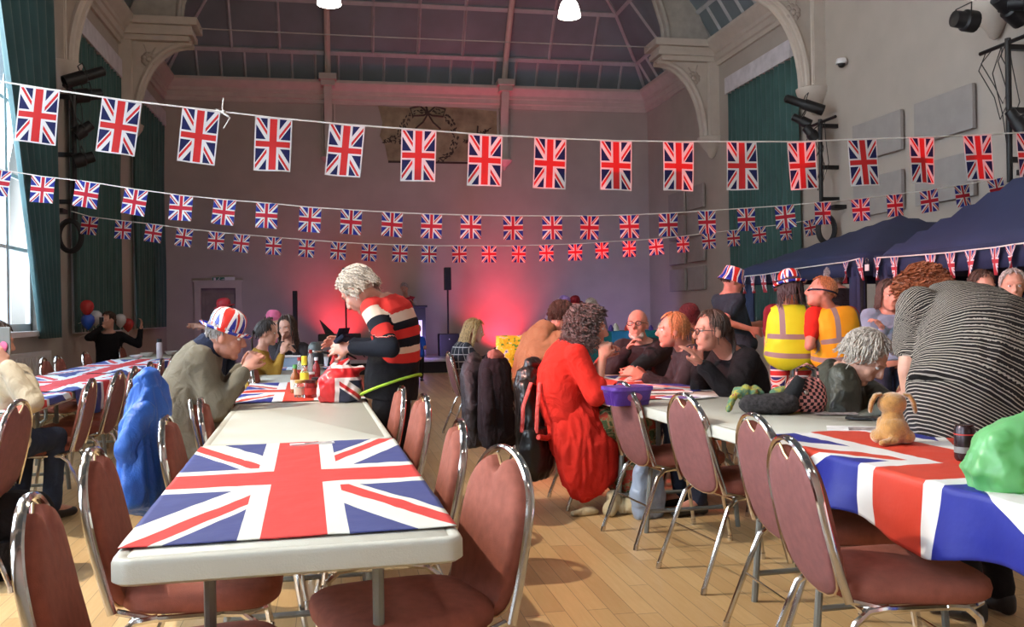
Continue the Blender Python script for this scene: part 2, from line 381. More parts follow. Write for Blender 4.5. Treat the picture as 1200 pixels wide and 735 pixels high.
# cornice
CP = [(0, 6.22), (.05, 6.22), (.06, 6.30), (.10, 6.32), (.11, 6.42), (.14, 6.44), (.15, 6.50), (.22, 6.58), (.27, 6.62), (.29, 6.66), (.29, 6.72), (0, 6.72)]
st(MB().prism(CP, YF, YB, lambda t, z, w_: (XL+t, w_, z)), 'trim_1', TRIMW, ang=25)
st(MB().prism(CP, YF, YB, lambda t, z, w_: (XR-t, w_, z)), 'trim_2', TRIMW, ang=25)
st(MB().prism(CP, XL, XR, lambda t, z, w_: (w_, YB-t, z)), 'trim_3', TRIMW, ang=25)
# ceiling: coved boards with ribs, hipped at the far end
PF = [(0.0, 6.70), (.40, 7.33), (1.12, 8.27), (2.1, 9.10), (3.3, 9.70), (4.6, 10.02), (5.75, 10.12)]
mb = MB()
def quad(a, b, c, d):
    n = len(mb.v); mb.v += [V(a), V(b), V(c), V(d)]; mb.face((n, n+1, n+2, n+3))
rb = MB()
def bar(a, b, r=.035):
    rb.loft([(a, r*1.35, r*1.9), (b, r*1.35, r*1.9)], None, 4)
for k in range(6):
    (t0, z0), (t1, z1) = PF[k], PF[k+1]
    quad((XL+t0, YF, z0), (XL+t1, YF, z1), (XL+t1, YB-t1, z1), (XL+t0, YB-t0, z0))
    quad((XR-t0, YF, z0), (XR-t0, YB-t0, z0), (XR-t1, YB-t1, z1), (XR-t1, YF, z1))
    quad((XL+t0, YB-t0, z0), (XL+t1, YB-t1, z1), (XR-t1, YB-t1, z1), (XR-t0, YB-t0, z0))
    bar((XL+t1, YF, z1), (XL+t1, YB-t1, z1)); bar((XR-t1, YF, z1), (XR-t1, YB-t1, z1)); bar((XL+t1, YB-t1, z1), (XR-t1, YB-t1, z1), .04)
    bar((XL+t0, YB-t0, z0), (XL+t1, YB-t1, z1), .045); bar((XR-t0, YB-t0, z0), (XR-t1, YB-t1, z1), .045)
    sp = .525 if k == 0 else 1.05
    x = XL+.0; n = int((XR-XL)/sp)
    for i in range(1, n):
        x = 1.95+(i-n/2)*sp
        if XL+t1 < x < XR-t1: bar((x, YB-t0, z0), (x, YB-t1, z1), .03 if k else .026)
    y = YB-sp
    while y > 8:
        if y < YB-t1:
            bar((XL+t0, y, z0), (XL+t1, y, z1), .028); bar((XR-t0, y, z0), (XR-t1, y, z1), .028)
        y -= sp
ce = st(mb, 'ceiling', CEIL, smooth=False, fix=False)
mb = MB(); mb.prism([(XL-.3, 6.7), (XL, 6.7)]+[(XL+t, z) for t, z in PF]+[(XR-t, z) for t, z in PF[::-1]]+[(XR, 6.7), (XR+.3, 6.7), (XR+.3, 10.6), (XL-.3, 10.6)], YF-.3, YF-.02, lambda x, z, w_: (x, w_, z))
gb = MB().prism([(XL, 6.7)]+[(XL+t, z) for t, z in PF[1:]]+[(XR-t, z) for t, z in PF[::-1]], YF-.2, YF, lambda x, z, w_: (x, w_, z)); st(gb, 'trim_4', WALL, smooth=False)
st(rb, 'trim_5', RIB, smooth=False)
# arch brackets on the side walls
BY = [-2.9, 1.25, 5.4, 9.55, 13.7, 17.85]; nt = 6
curve = []
for k in range(15):
    a = k/14*pi/2; curve.append((1.26-1.02*cos(a)**.9 if k else .24, 4.8+1.5*sin(a)))
inner = [(1.02, 6.72), (1.06, 7.1), (1.25, 7.7), (1.65, 8.35), (2.3, 8.95), (3.2, 9.4), (4.4, 9.72), (5.76, 9.8)]
ORN = mat('plaster_ornament', (.45, .38, .33), .8)
def roll(mb, pts, r, fn): mb.tube([fn(t, z, 0) for t, z in pts], r, 8)
for y in BY:
    for s, X in ((1, XL), (-1, XR)):
        fn = lambda t, z, w_: (X+s*t, y+w_, z)
        mb = MB(); mb.prism([(0, 4.8)]+curve+[(0, 6.3)], -.13, .13, fn)
        mb.prism([(0, 4.75), (.2, 4.75), (.2, 6.3), (0, 6.3)], -.24, .24, fn)
        for d in (-.19, -.07, .07, .19): mb.tube([fn(.2, 4.8, d), fn(.2, 6.3, d)], .028, 6)
        roll(mb, curve, .055, lambda t, z, w_: fn(t, z, -.11)); roll(mb, curve, .055, lambda t, z, w_: fn(t, z, .11))
        b = st(mb, 'trim_%d' % nt, TRIMW, ang=35)
        mb = MB()
        for (r, z) in ((0, 0),):
            mb.lathe([(.02, 4.38), (.06, 4.41), (.1, 4.5), (.2, 4.62), (.27, 4.72), (.29, 4.8), (.24, 4.82)], 20, c=(X+s*.08, y, 0))
        mb.build('corbel', TRIMW, b)
        mb = MB()
        for t1, hw, za, zb in ((1.22, .26, 6.30, 6.40), (1.30, .31, 6.40, 6.50), (1.27, .28, 6.50, 6.58), (1.38, .36, 6.58, 6.72)): mb.box(min(X, X+s*t1), max(X, X+s*t1), y-hw, y+hw, za, zb)
        mb.build('ledge', TRIMW, b, smooth=False, bevel=.012)
        mb = MB(); mb.prism([(0.12, 6.72)]+[p for p in inner]+[(t, z+.02) for t, z in PF[::-1] if t > .3], -.15, .15, fn)
        roll(mb, inner, .05, lambda t, z, w_: fn(t, z, -.14)); roll(mb, inner, .05, lambda t, z, w_: fn(t, z, .14))
        mb.build('arch_rib', mat('pale_arch_paint', (.40, .37, .33), .75), b, ang=35)
        mb = MB()
        for q in range(9):
            a = q*2*pi/9; mb.ball(fn(.5+.09*cos(a), 5.98+.09*sin(a), -.14), .05, .02, .05, 8, 6)
        mb.ball(fn(.5, 5.98, -.15), .05, .04, .05, 8, 6); mb.tube([fn(.42, 6.25, -.14), fn(.5, 6.0, -.15), fn(.62, 6.2, -.14)], .012)
        mb.build('rosette', ORN, b)
        nt += 1
# pilasters with ribs on the back wall
for x in (1.95-2.08, 1.95+2.08):
    fn = lambda a, z, w_: (x+w_, YB-a, z)
    mb = MB(); mb.prism([(0, 4.95), (.12, 4.95), (.14, 5.6), (.22, 6.1), (.42, 6.5), (.42, 6.6), (0, 6.6)], -.09, .09, fn)
    for d in (-.13, .13): mb.tube([(x+d, YB-.02, 4.95), (x+d, YB-.02, 6.3)], .03, 6)
    b = st(mb, 'trim_%d' % nt, TRIMW, ang=35); nt += 1
    MB().lathe([(.02, 4.72), (.05, 4.76), (.05, 4.8), (.15, 4.9), (.19, 4.95), (.17, 5.0)], 18, c=(x, YB-.06, 0)).build('corbel', TRIMW, b)
    MB().box(x-.16, x+.16, YB-.48, YB, 6.55, 6.68).box(x-.2, x+.2, YB-.54, YB, 6.68, 6.82).build('ledge', TRIMW, b, smooth=False, bevel=.01)
    mb = MB(); mb.tube([(x, YB-t-.08, z-.05) for t, z in [(0.12, 6.85)]+PF[1:]], .07, 8); mb.build('arch_rib', TRIMW, b)
# mural fragment on the back wall
P0, P1 = at_y(443, 121, YB), at_y(586, 193, YB)
mur = thing('wall_mural', ((P0.x+P1.x)/2, YB-.012, (P0.z+P1.z)/2), 0, 'worn ochre wall painting of a dark ribboned wreath high on back wall', 'mural')
MW, MH = (P1.x-P0.x)/2, (P0.z-P1.z)/2
pl = [(-MW, MH*.9), (-MW*.5, MH*.86), (-MW*.3, MH), (MW, MH*.82), (MW*.97, -MH*.1), (MW*.6, -MH*.45), (MW*.52, -MH*.9), (-MW*.85, -MH*.95), (-MW*.9, -MH*.4), (-MW*.98, -MH*.1), (-MW*.93, MH*.35)]
MB().prism(pl, -.006, .006, lambda a, b, w_: (a, w_, b)).build('painted_plaster', mat('ochre_plaster', (.32, .26, .16), .9, var=.35, vs=3), mur, smooth=False)
DK = mat('dark_mural_paint', (.06, .045, .035), .9)
mb = MB(); random.seed(3)
def leaf(x, z, a, l, w_):
    n = len(mb.v)
    for q in ((-l, 0), (0, w_), (l, 0), (0, -w_)): mb.v.append(V((x+q[0]*cos(a)-q[1]*sin(a), -.010, z+q[0]*sin(a)+q[1]*cos(a))))
    mb.face((n, n+1, n+2, n+3))
for k in range(150):
    a = radians(random.uniform(95, 445)); r = .62+random.uniform(-.07, .07); leaf(-.28+r*1.05*cos(a), -.05+r*sin(a), a+pi/2+random.uniform(-.9, .9), .05, .018)
mb.build('wreath', DK, mur, smooth=False); mb = MB()
for k in range(50): x = random.uniform(.55, 1.25); leaf(x, -.2+.45*(x-.5)+random.uniform(-.05, .05), random.uniform(0, 3), .05, .015)
mb.build('leaf_spray', DK, mur, smooth=False); mb = MB()
for k in range(30): x = random.uniform(-1.35, -.95); leaf(x, -.15+random.uniform(-.08, .08), random.uniform(0, 3), .04, .015)
mb.build('leaf_spray', DK, mur, smooth=False)
mb = MB()
for s in (-1, 1):
    mb.tube([(-.28, -.012, .5), (-.28+s*.18, -.012, .66), (-.28+s*.42, -.012, .60), (-.28+s*.36, -.012, .42), (-.28+s*.1, -.012, .44), (-.28, -.012, .5)], .022, 4)
    mb.tube([(-.28, -.012, .48), (-.28+s*.12, -.012, .28), (-.28+s*.3, -.012, .12)], .02, 4)
mb.tube([(-.28, -.012, .5), (-.33, -.012, .7)], .025, 4); mb.tube([(.62, -.012, -.2), (.9, -.012, -.02), (.92, -.012, .22)], .02, 4)
mb.box(-MW*.85, MW*.5, -.012, -.006, -MH, -MH+.05); mb.build('ribbon', DK, mur, smooth=False)
# exit sign
p = at_y(262, 327.5, YB)
ex = thing('exit_sign', (p.x, YB-.04, p.z), 0, 'small green and white emergency exit sign above the door', 'sign')
MB().box(-.25, .25, -.02, .04, -.055, .055).build('casing', WHITEP, ex, smooth=False, bevel=.005)
MB().box(-.24, .03, -.026, -.02, -.045, .045).build('green_panel', mat('exit_green', (.01, .16, .09), .5, var=0), ex, smooth=False)
mb = MB().tube([(-.13, -.028, -.02), (-.1, -.028, 0), (-.09, -.028, .02)], .007, 5).tube([(-.1, -.028, 0), (-.07, -.028, -.03)], .006, 5).tube([(-.12, -.028, .012), (-.06, -.028, .01)], .005, 5)
mb.ball((-.08, -.028, .032), .009, .004, .009, 8, 6).box(-.04, .02, -.029, -.026, -.004, .004).prism([(.0, -.02), (.025, 0), (0, .02)], -.029, -.026, lambda a, b, w_: (a, w_, b)).box(-.21, -.16, -.029, -.026, -.035, .035)
mb.build('running_figure', WHITEP, ex, smooth=False)
# acoustic panels
PAN = mat('grey_fabric_panel', (.33, .30, .285), .95, var=.05, bump=.1, bs=120)
def panel(y0, y1, z0, z1, lab):
    o = MB().box(XR-.085, XR-.03, y0, y1, z0, z1).box(XR-.03, XR-.004, y0+.1, y1-.1, z0+.05, z1-.05).build('acoustic_panel', PAN, smooth=False, bevel=.008); tag(o, lab, 'acoustic panel', 'acoustic panels on the right wall')
for c, (a, b) in enumerate(((9.95, 11.1), (11.4, 12.6))):
    for r, z in enumerate((3.42, 2.60, 1.78)):
        panel(a, b, z, z+.55, 'grey fabric acoustic panel, %s column right of the curtain on right wall, %s row' % (('near', 'far')[c], ('top', 'middle', 'bottom')[r]))
for c, (a, b) in enumerate(((18.35, 19.0+.25), (19.45, 20.4))):
    for r, z in enumerate((3.45, 2.88, 2.31, 1.70)):
        panel(a, b, z, z+.5, 'grey fabric acoustic panel beyond the wall curtain, %s column, %s row of four' % (('near', 'far')[c], ('top', 'second', 'third', 'bottom')[r]))
# pendants
LAMP = mat('lit_opal_glass', (1, 1, 1), .3, var=0, emit=(1, .93, .82), es=9)
for i, p in enumerate(PEND):
    nm = 'bell shaped pendant lamp, %s' % ('left one of the lit pair high in view', 'right one of the lit pair high in view')[i] if i < 2 else 'bell shaped pendant lamp above the near tables, %s side, bay %s' % (('left', 'right')[i % 2], ('one', 'two', 'three')[i//2-1])
    if i == 0: P0_ = ray(385.5, -6); p = tuple(CAM+P0_*(13.4/P0_.y))
    if i == 1: P0_ = ray(667, 9); p = tuple(CAM+P0_*(13.4/P0_.y))
    t = thing('pendant_lamp', (p[0], p[1], p[2]), 0, nm, 'ceiling lamp', 'pendant lamps')
    mb = MB(); mb.lathe([(.17, -.14), (.165, -.10), (.15, -.02), (.125, .06), (.08, .12), (.05, .14)], 24).build('glass_shade', LAMP, t)
    MB().lathe([(.05, .14), (.055, .2), (.03, .24), (.012, .26)], 14).build('lamp_holder', GREYM, t)
    MB().tube([(0, 0, .25), (0, 0, 10.0-p[2])], .006, 6).build('suspension_cable', BLKP, t)
# tie cable
a, b = at_y(226, 38, 17.85), at_y(776, 57, 17.85)
a.x = XL+1.3; b.x = XR-1.3; a.z = b.z = 6.62
tag(MB().tube([a.lerp(b, k/12)+V((0, 0, -.02*sin(k/12*pi))) for k in range(13)], .012, 6).build('tie_cable', mat('grey_cable', (.4, .38, .36), .6)), 'thin pale cable strung between the two far arch brackets', 'cable')
# ================================================================ lighting rigs on the walls
def par_can(par, M, L=.3, r=.085, name='spotlight'):
    mb = MB(); mb.lathe([(.03, -L*.55), (r*.75, -L*.5), (r*.8, -.02), (r, 0), (r, L*.5), (r*.9, L*.5), (r*.85, L*.35)], 16, M=M); h = mb.build(name, BLACK, par)
    mb = MB(); mb.tube([M @ V(q) for q in ((r+.02, 0, 0), (r+.02, 0, -.02), (r*1.1, .16, -.02), (-r*1.1, .16, -.02), (-r-.02, 0, -.02), (-r-.02, 0, 0))], .008, 6); mb.build('yoke', BLACK, h); return h
def rig(loc, s, label, pole_z, cans, coil, ws):
    t = thing('lighting_rig', loc, 0, label, 'stage lighting')
    MB().tube([(s*.3, 0, 0), (s*.3, 0, pole_z)], .032, 10).build('pole', BLACK, t)
    for z in (-.1, pole_z+.25, pole_z*.5): MB().box(min(s*.01, s*.3), max(s*.01, s*.3), -.03, .03, z-.03, z+.03).build('wall_bracket', BLACK, t, smooth=False)
    MB().tube([(s*.3, -.45, -.05), (s*.3, .45, -.05)], .024, 8).build('crossbar', BLACK, t)
    for x, y, z, ax, az, L, r in cans:
        M = Matrix.Translation((x, y, z)) @ Matrix.Rotation(az, 4, 'Z') @ Matrix.Rotation(ax, 4, 'X'); par_can(t, M, L, r)
    random.seed(ws); mb = MB()
    for k in range(6):
        x, y = s*.3+random.uniform(-.12, .12), random.uniform(-.35, .35); L = random.uniform(.5, 1.3)
        mb.tube([(s*.3, y, -.05), (x, y+.05, -.3*L), (x+.05, y*.6, -.7*L), (s*.3, y*.4, -L), (s*.3, 0, -L*.8)], .006, 5)
    mb.build('cable', BLKP, t)
    if coil:
        mb = MB()
        for k in range(7):
            r = .17+.012*(k % 3); mb.ring([(s*(.24)+r*cos(a)*.8, -.08+.014*k, pole_z-.12+r*1.15*sin(a)-.1) for a in [2*pi*i/20 for i in range(20)]], .019, 6)
        mb.box(min(0, s*.2), max(0, s*.2), -.22, .02, pole_z+.08, pole_z+.14); mb.build('cable_coil', BLKP, t)
p = at_x(86, 105, XL+.3)
rig((XL, p.y, p.z), 1, 'black stage lights and hanging cables on the left column beside curtain', at_x(88, 258, XL+.3).z-p.z,
    [(.5, -.25, .12, radians(115), radians(-60), .55, .09), (.42, .22, -.02, radians(105), radians(-50), .4, .1), (.42, 0, -.55, radians(130), radians(-70), .26, .09), (.42, 0, -.95, radians(110), radians(-70), .26, .1)], True, 1)
p = at_x(961, 140, XR-.3)
rig((XR, p.y, p.z), -1, 'black stage lights on pole right of the wall curtain', at_x(964, 252, XR-.3).z-p.z,
    [(-.5, .1, .25, radians(110), radians(75), .6, .085), (-.42, .35, .05, radians(120), radians(60), .3, .08), (-.4, .1, -.2, radians(140), radians(75), .26, .09)], True, 2)
p = at_x(1181, 45, XR-.3)
rig((XR, p.y, p.z), -1, 'black stage lights on pole at upper right above the gazebos', at_x(1181, 214, XR-.3).z-p.z,
    [(-.75, .12, .22, radians(95), radians(90), .26, .12), (-.35, -.1, .3, radians(120), radians(100), .42, .12), (-.3, -.3, .3, radians(100), radians(40), .35, .11), (-.3, -.12, -.95, radians(150), radians(60), .28, .08)], True, 3)
rig((XL, 5.4, 4.4), 1, 'stage lights on the left wall column outside the view beside the near tables', -2.0, [(.55, -.1, -.3, radians(125), radians(-80), .4, .11), (.55, -.4, .2, radians(125), radians(-100), .45, .11)], False, 4)
p = at_x(971, 72, XR-.3)
cc = thing('security_camera', (XR-.085, p.y, p.z), 0, 'small white dome security camera on the arch bracket right of the curtain', 'security camera')
MB().lathe([(.03, .06), (.07, .05), (.085, 0), (.085, -.03)], 16).build('housing', WHITEP, cc); MB().ball((0, -.0, -.03), .06, .06, .06).build('lens_dome', BLKP, cc)
# ================================================================ stage and sound kit
sg = thing('stage', (0, 0, 0), 0, 'low portable stage with a pale edge and dark front by back wall', 'stage')
MB().box(-.7, 2.95, 19.7, 21.7, .24, .32).build('deck', mat('pale_stage_deck', (.42, .38, .42), .5), sg, smooth=False, bevel=.01)
MB().box(-.65, 2.9, 19.75, 19.78, 0, .24).build('skirt', mat('black_stage_skirt', (.02, .015, .02), .9), sg, smooth=False)
def col_speaker(px, yb, yt, Y, wd, label, zbase, pole=True, sub=False):
    b = at_y(px, 400, Y); zt = at_y(px, yt, Y).z; zb = at_y(px, yb, Y).z
    t = thing('column_speaker', (b.x, Y, zbase), 0, label, 'loudspeaker')
    MB().box(-wd/2, wd/2, -.09, .09, zb-zbase, zt-zbase).build('cabinet', BLKP, t, smooth=False, bevel=.012)
    MB().box(-wd/2+.012, wd/2-.012, -.098, -.09, zb-zbase+.02, zt-zbase-.02).build('grille', mat('speaker_grille', (.02, .02, .022), .7, bump=.4, bs=200), t, smooth=False)
    if pole:
        z0 = .45 if sub else 0
        MB().tube([(0, 0, z0), (0, 0, zb-zbase)], .02, 10).build('pole', BLACK, t)
        if sub:
            MB().box(-.22, .22, -.22, .22, 0, .5).build('subwoofer', BLKP, t, smooth=False, bevel=.015); MB().ball((0, -.225, .38), .02, .008, .02, 10, 6).build('badge', CHROME, t)
        else:
            mb = MB()
            for k in range(3): a = k*2*pi/3; mb.tube([(0, 0, .45), (.4*cos(a), .4*sin(a), .01)], .012, 6)
            mb.build('tripod_leg', BLACK, t)
    return t
col_speaker(346.5, 405, 341, 20.6, .1, 'tall slim black column loudspeaker on the stage left of the speaker stand', .32, False)
col_speaker(406, 342, 314, 20.7, .13, 'black loudspeaker on a pole behind the striped jumper person', .32)
col_speaker(525.5, 340, 313.5, 20.6, .15, 'black loudspeaker on a pole above a subwoofer at stage right', .32, True, True)
b = at_y(480, 400, 20.4)
le = thing('lectern', (b.x, 20.4, .32), 0, 'black disc jockey booth with a pale front panel on the stage', 'booth')
zt = at_y(485, 358, 20.4).z-.32
MB().box(-.35, .36, 0, .45, 0, zt-.05).build('body', BLKP, le, smooth=False); MB().box(-.40, .40, -.05, .5, zt-.05, zt).build('top', BLKP, le, smooth=False, bevel=.01)
MB().box(.0, .28, -.012, 0, .05, zt-.33).build('front_panel', mat('pale_lit_panel', (.8, .72, .9), .5, emit=(.8, .7, 1), es=.5), le, smooth=False)
b = at_y(398, 398, 19.9)
mx = thing('mixing_desk', (b.x, 19.95, .32), 0, 'black mixing desk with an angled laptop on stage left', 'mixing desk')
MB().box(-.45, .45, 0, .5, .4, .55).build('console', BLKP, mx, smooth=False, bevel=.02)
mb = MB()
for x in (-.35, .35): mb.tube([(x, .1, 0), (-x, .4, .42)], .015).tube([(x, .4, 0), (-x, .1, .42)], .015)
mb.build('stand', BLACK, mx); MB().prism([(-.1, .55), (.1, .55), (-.2, .85), (-.22, .85)], .2, .23, lambda a, b, w_: (a-.2, w_, b)).build('laptop', BLKP, mx, smooth=False)
for x, z, lab in ((3.85, 0, 'small black floor uplighter washing the back wall red, right one'), (.12, .32, 'small black uplighter on the stage washing the wall red')):
    u = thing('uplighter', (x, 21.35, z), 0, lab, 'stage lighting'); MB().lathe([(.1, 0), (.1, .04), (.02, .05)], 16).build('housing', BLACK, u)
u = thing('added_tint_spotlight', (3.3, 19.52, 0), 0, 'black floor spotlight added right of the stage to tint the hanging flags', 'stage lighting'); par_can(u, Matrix.Translation((0, 0, .26)) @ Matrix.Rotation(radians(-78), 4, 'X'), .3, .1); MB().box(-.13, .13, -.05, .05, 0, .03).box(-.13, -.11, -.02, .02, .03, .26).box(.11, .13, -.02, .02, .03, .26).build('stand', BLACK, u, smooth=False)  # spotlight body added to go with the made-up flag tint lamp
# ================================================================ bunting
def flagmesh(w_, h, mode, sd):
    mb = MB(); random.seed(sd); ph = random.uniform(0, 6); am = random.uniform(.01, .03); cu = random.uniform(-.02, .03)
    def fn(a, b):
        x = (a-.5)*w_; z = -h*b
        if mode == 'tri': x *= (1-b*.93)
        return (x, am*sin(a*4+ph)*b+cu*b*b, z)
    mb.grid(fn, 6, 8)
    uv = {}
    for k, q in mb.uv.items():
        if mode == 'rect': uv[k] = [(b, a) for a, b in q]
        else: uv[k] = [(a, b*(.5 if mode == 'tri' else 1)) if mode != 'tri' else (.5+(a-.5)*(1-b*.93), b*1.0) for a, b in q]
    mb.uv = uv; return mb
def bunting(label, pts, Y, w_, h, m, mode, n_edge=()):
    P = [at_y(x, y, Y) if not callable(Y) else Y(x, y) for x, y in pts]
    t = thing('bunting', P[0], 0, label, 'bunting')
    cord = [p-P[0] for p in (list(n_edge[0:1]) and [n_edge[0]] or [])+P+([n_edge[1]] if len(n_edge) > 1 else [])]
    mb = MB(); mb.tube(cord, .0075 if mode == 'rect' else .006, 5); mb.build('cord', CORD, t)
    for i, p in enumerate(P):
        if i == 0 and mode == 'rect0': continue
        q = P[min(i+1, len(P)-1)]-P[max(i-1, 0)]
        o = flagmesh(w_, h, mode, i*7+int(w_*100)).build('flag', m, t, ang=180, fix=False)
        o.location = p-P[0]; random.seed(i+3)
        o.rotation_euler = (radians(random.uniform(-4, 4)), -atan2(q.z, hypot(q.x, q.y))+radians(random.uniform(-2.5, 2.5)), atan2(q.y, q.x)+radians(random.uniform(-9, 9)))
    return t
FB = flagmat('bunting_flag_large', 60, 32, edge=.035, trl=.5, k=1.05, red=(.72, .03, .03), wht=(.85, .82, .82), blu=(.012, .015, .10)); FS = flagmat('bunting_flag_small', 44, 38, trl=.35, red=(.55, .02, .04), blu=(.02, .03, .28))
R1 = [(-45, 88), (47, 103), (143, 117), (236, 128), (321, 138), (407, 146), (491, 152), (569, 158), (645, 162), (722, 165), (795, 166), (869, 166), (939, 166), (1010, 163), (1080, 161), (1145, 158), (1206, 155)]
Y1 = 8.2
bunting('topmost bunting row with large portrait union flags across the hall', R1, Y1, .31, .46, FB, 'rect', (V((XL+.03, Y1, 3.45)), V((XR-.03, Y1, 3.0))))
R2 = [(0, 199), (51, 207), (103, 213), (160, 222), (213, 229), (264, 234), (313, 238), (364, 243), (412, 246), (460, 249), (506, 251), (552, 252), (601, 253), (647, 253), (691, 253), (737, 252), (783, 250), (828, 247), (874, 244), (919, 241), (964, 237), (1008, 233), (1048, 228), (1088, 223), (1127, 217), (1166, 210)]
Y2 = 9.5
bunting('middle bunting row with small union flags between the walls', R2, Y2, .215, .25, FS, 'sq', (V((XL+.03, Y2, 2.9)), V((XR-.3, Y2+.1, 2.72))))
R3 = [(106, 254), (145, 259), (181, 263), (217, 268), (254, 272), (284, 275), (321, 278), (360, 281), (397, 284), (433, 286), (469, 287), (503, 288), (538, 288), (573, 288), (608, 288), (640, 287), (674, 286), (705, 284), (737, 282), (768, 280), (800, 277), (830, 273), (859, 270), (889, 266), (920, 263), (948, 258)]
Y3 = 13.3
bunting('lowest bunting row with tiny union flags farthest from the camera', R3, Y3, .215, .245, FS, 'sq', (V((XL+.3, Y3, 2.72)), V((XR-.3, Y3+.2, 2.65))))
mb = MB(); p = at_y(262, 131, Y1)
mb.tube([p+V((0, 0, .12)), p+V((-.01, -.01, .03)), p], .006, 5).tube([p, p+V((.05, 0, -.05)), p+V((.0, 0, -.14))], .006, 5).tube([p, p+V((-.06, 0, .02)), p+V((.04, -.01, -.04))], .008, 5).ball(p, .016)
tag(mb.build('cord_knot', CORD), 'white knot with loose ends tied in the topmost bunting cord', 'knot')
# ================================================================ gazebos
NAVY = mat('navy_canopy_fabric', (.014, .024, .075), .75, var=.12, vs=2, bump=.1, bs=8)
FT = flagmat('bunting_pennant', 44, 40, trl=.2, red=(.5, .04, .06), wht=(.75, .72, .74), blu=(.03, .04, .2))
def gazebo(x0, x1, y0, y1, ez, pz, label):
    t = thing('gazebo', (x0, y0, 0), 0, label, 'gazebo'); W, D = x1-x0, y1-y0
    mb = MB()
    def fn(a, b):
        x, y = a*W, b*D; m_ = max(abs(a-.5), abs(b-.5))*2; return (x, y, ez+(pz-ez)*(1-m_)-.05*sin(pi*m_)*0+.0*a)
    mb.grid(fn, 20, 20); o = mb.build('canopy', NAVY, t, ang=20, fix=False); s = o.modifiers.new('s', 'SOLIDIFY'); s.thickness = .005
    mb = MB(); c = [(0, 0), (W, 0), (W, D), (0, D), (0, 0)]
    for (a, b), (a2, b2) in zip(c, c[1:]):
        mb.grid(lambda u, w_: (a+(a2-a)*u+.008*sin(u*30)*(1-w_), b+(b2-b)*u+.008*sin(u*27)*(1-w_), ez-.2+.2*w_), 24, 2)
    o = mb.build('valance', NAVY, t, ang=180, fix=False); s = o.modifiers.new('s', 'SOLIDIFY'); s.thickness = .004
    for i, (a, b) in enumerate(((.03, .03), (W-.03, .03), (W-.03, D-.03), (.03, D-.03))):
        MB().box(a-.022, a+.022, b-.022, b+.022, 0, ez-.01).build('leg', BLACK, t, smooth=False)
        if i in (0, 3): pass
    mb = MB()
    for (a, b), (a2, b2) in zip(c, c[1:]): mb.tube([(a*.98+.03, b*.98+.03, ez-.03), (a2*.98+.03, b2*.98+.03, ez-.03)], .014, 6)
    mb.build('truss', BLACK, t)
    return t
GX, GZ = 4.95, 1.76
g1 = gazebo(GX, 7.58, 8.05, 10.75, GZ, 2.3, 'far navy gazebo with its peak clear of the right wall')
g2 = gazebo(GX, 7.58, 5.0, 7.85, GZ-.02, 2.75, 'near navy gazebo cut by the right edge of the view')
def sidecurt(par, x, y0, y1, m=NAVY):
    mb = MB(); mb.grid(lambda u, w_: (x+.03*sin(u*16), y0+(y1-y0)*u, .05+1.6*w_), 20, 10); o = mb.build('side_curtain', m, par, ang=180, fix=False); s = o.modifiers.new('s', 'SOLIDIFY'); s.thickness = .005
sidecurt(g1, .02, 0, .25); sidecurt(g2, .02, 2.6, 2.82); sidecurt(g1, .04, 2.45, 2.66)
# gathered tent backs
for par, L in ((g1, 2.7), (g2, 2.85)):
    mb = MB(); mb.grid(lambda u, w_: (2.6+.02*sin(u*30), L*u, .05+1.66*w_), 30, 4); o = mb.build('back_wall', NAVY, par, ang=180, fix=False); s = o.modifiers.new('s', 'SOLIDIFY'); s.thickness = .005
fx = lambda x, y: at_x(x, y, GX-.04)
bunting('pennant bunting along the eave of the far gazebo', [(872, 324), (882, 323), (894, 322), (906, 320), (918, 318), (932, 315), (991, 307), (1007, 303)], fx, .13, .21, FT, 'tri')
bunting('pennant bunting along the eave of the near gazebo', [(1028, 302), (1048, 301), (1090, 298), (1113, 296), (1137, 293), (1166, 290), (1184, 287), (1207, 284)], fx, .13, .21, FT, 'tri')
p = at_x(1016, 310, GX-.06)
hk = thing('padlock_tag', (p.x, p.y, p.z), 0, 'white clip tag hanging on the corner post between the gazebos', 'tag')
MB().box(-.005, .005, -.03, .03, -.06, 0).build('tag_plate', WHITEP, hk, smooth=False); MB().ring([(0, .02*cos(a), .03+.03*sin(a)) for a in [2*pi*i/14 for i in range(14)]], .004, 6).build('hook', CHROME, hk)
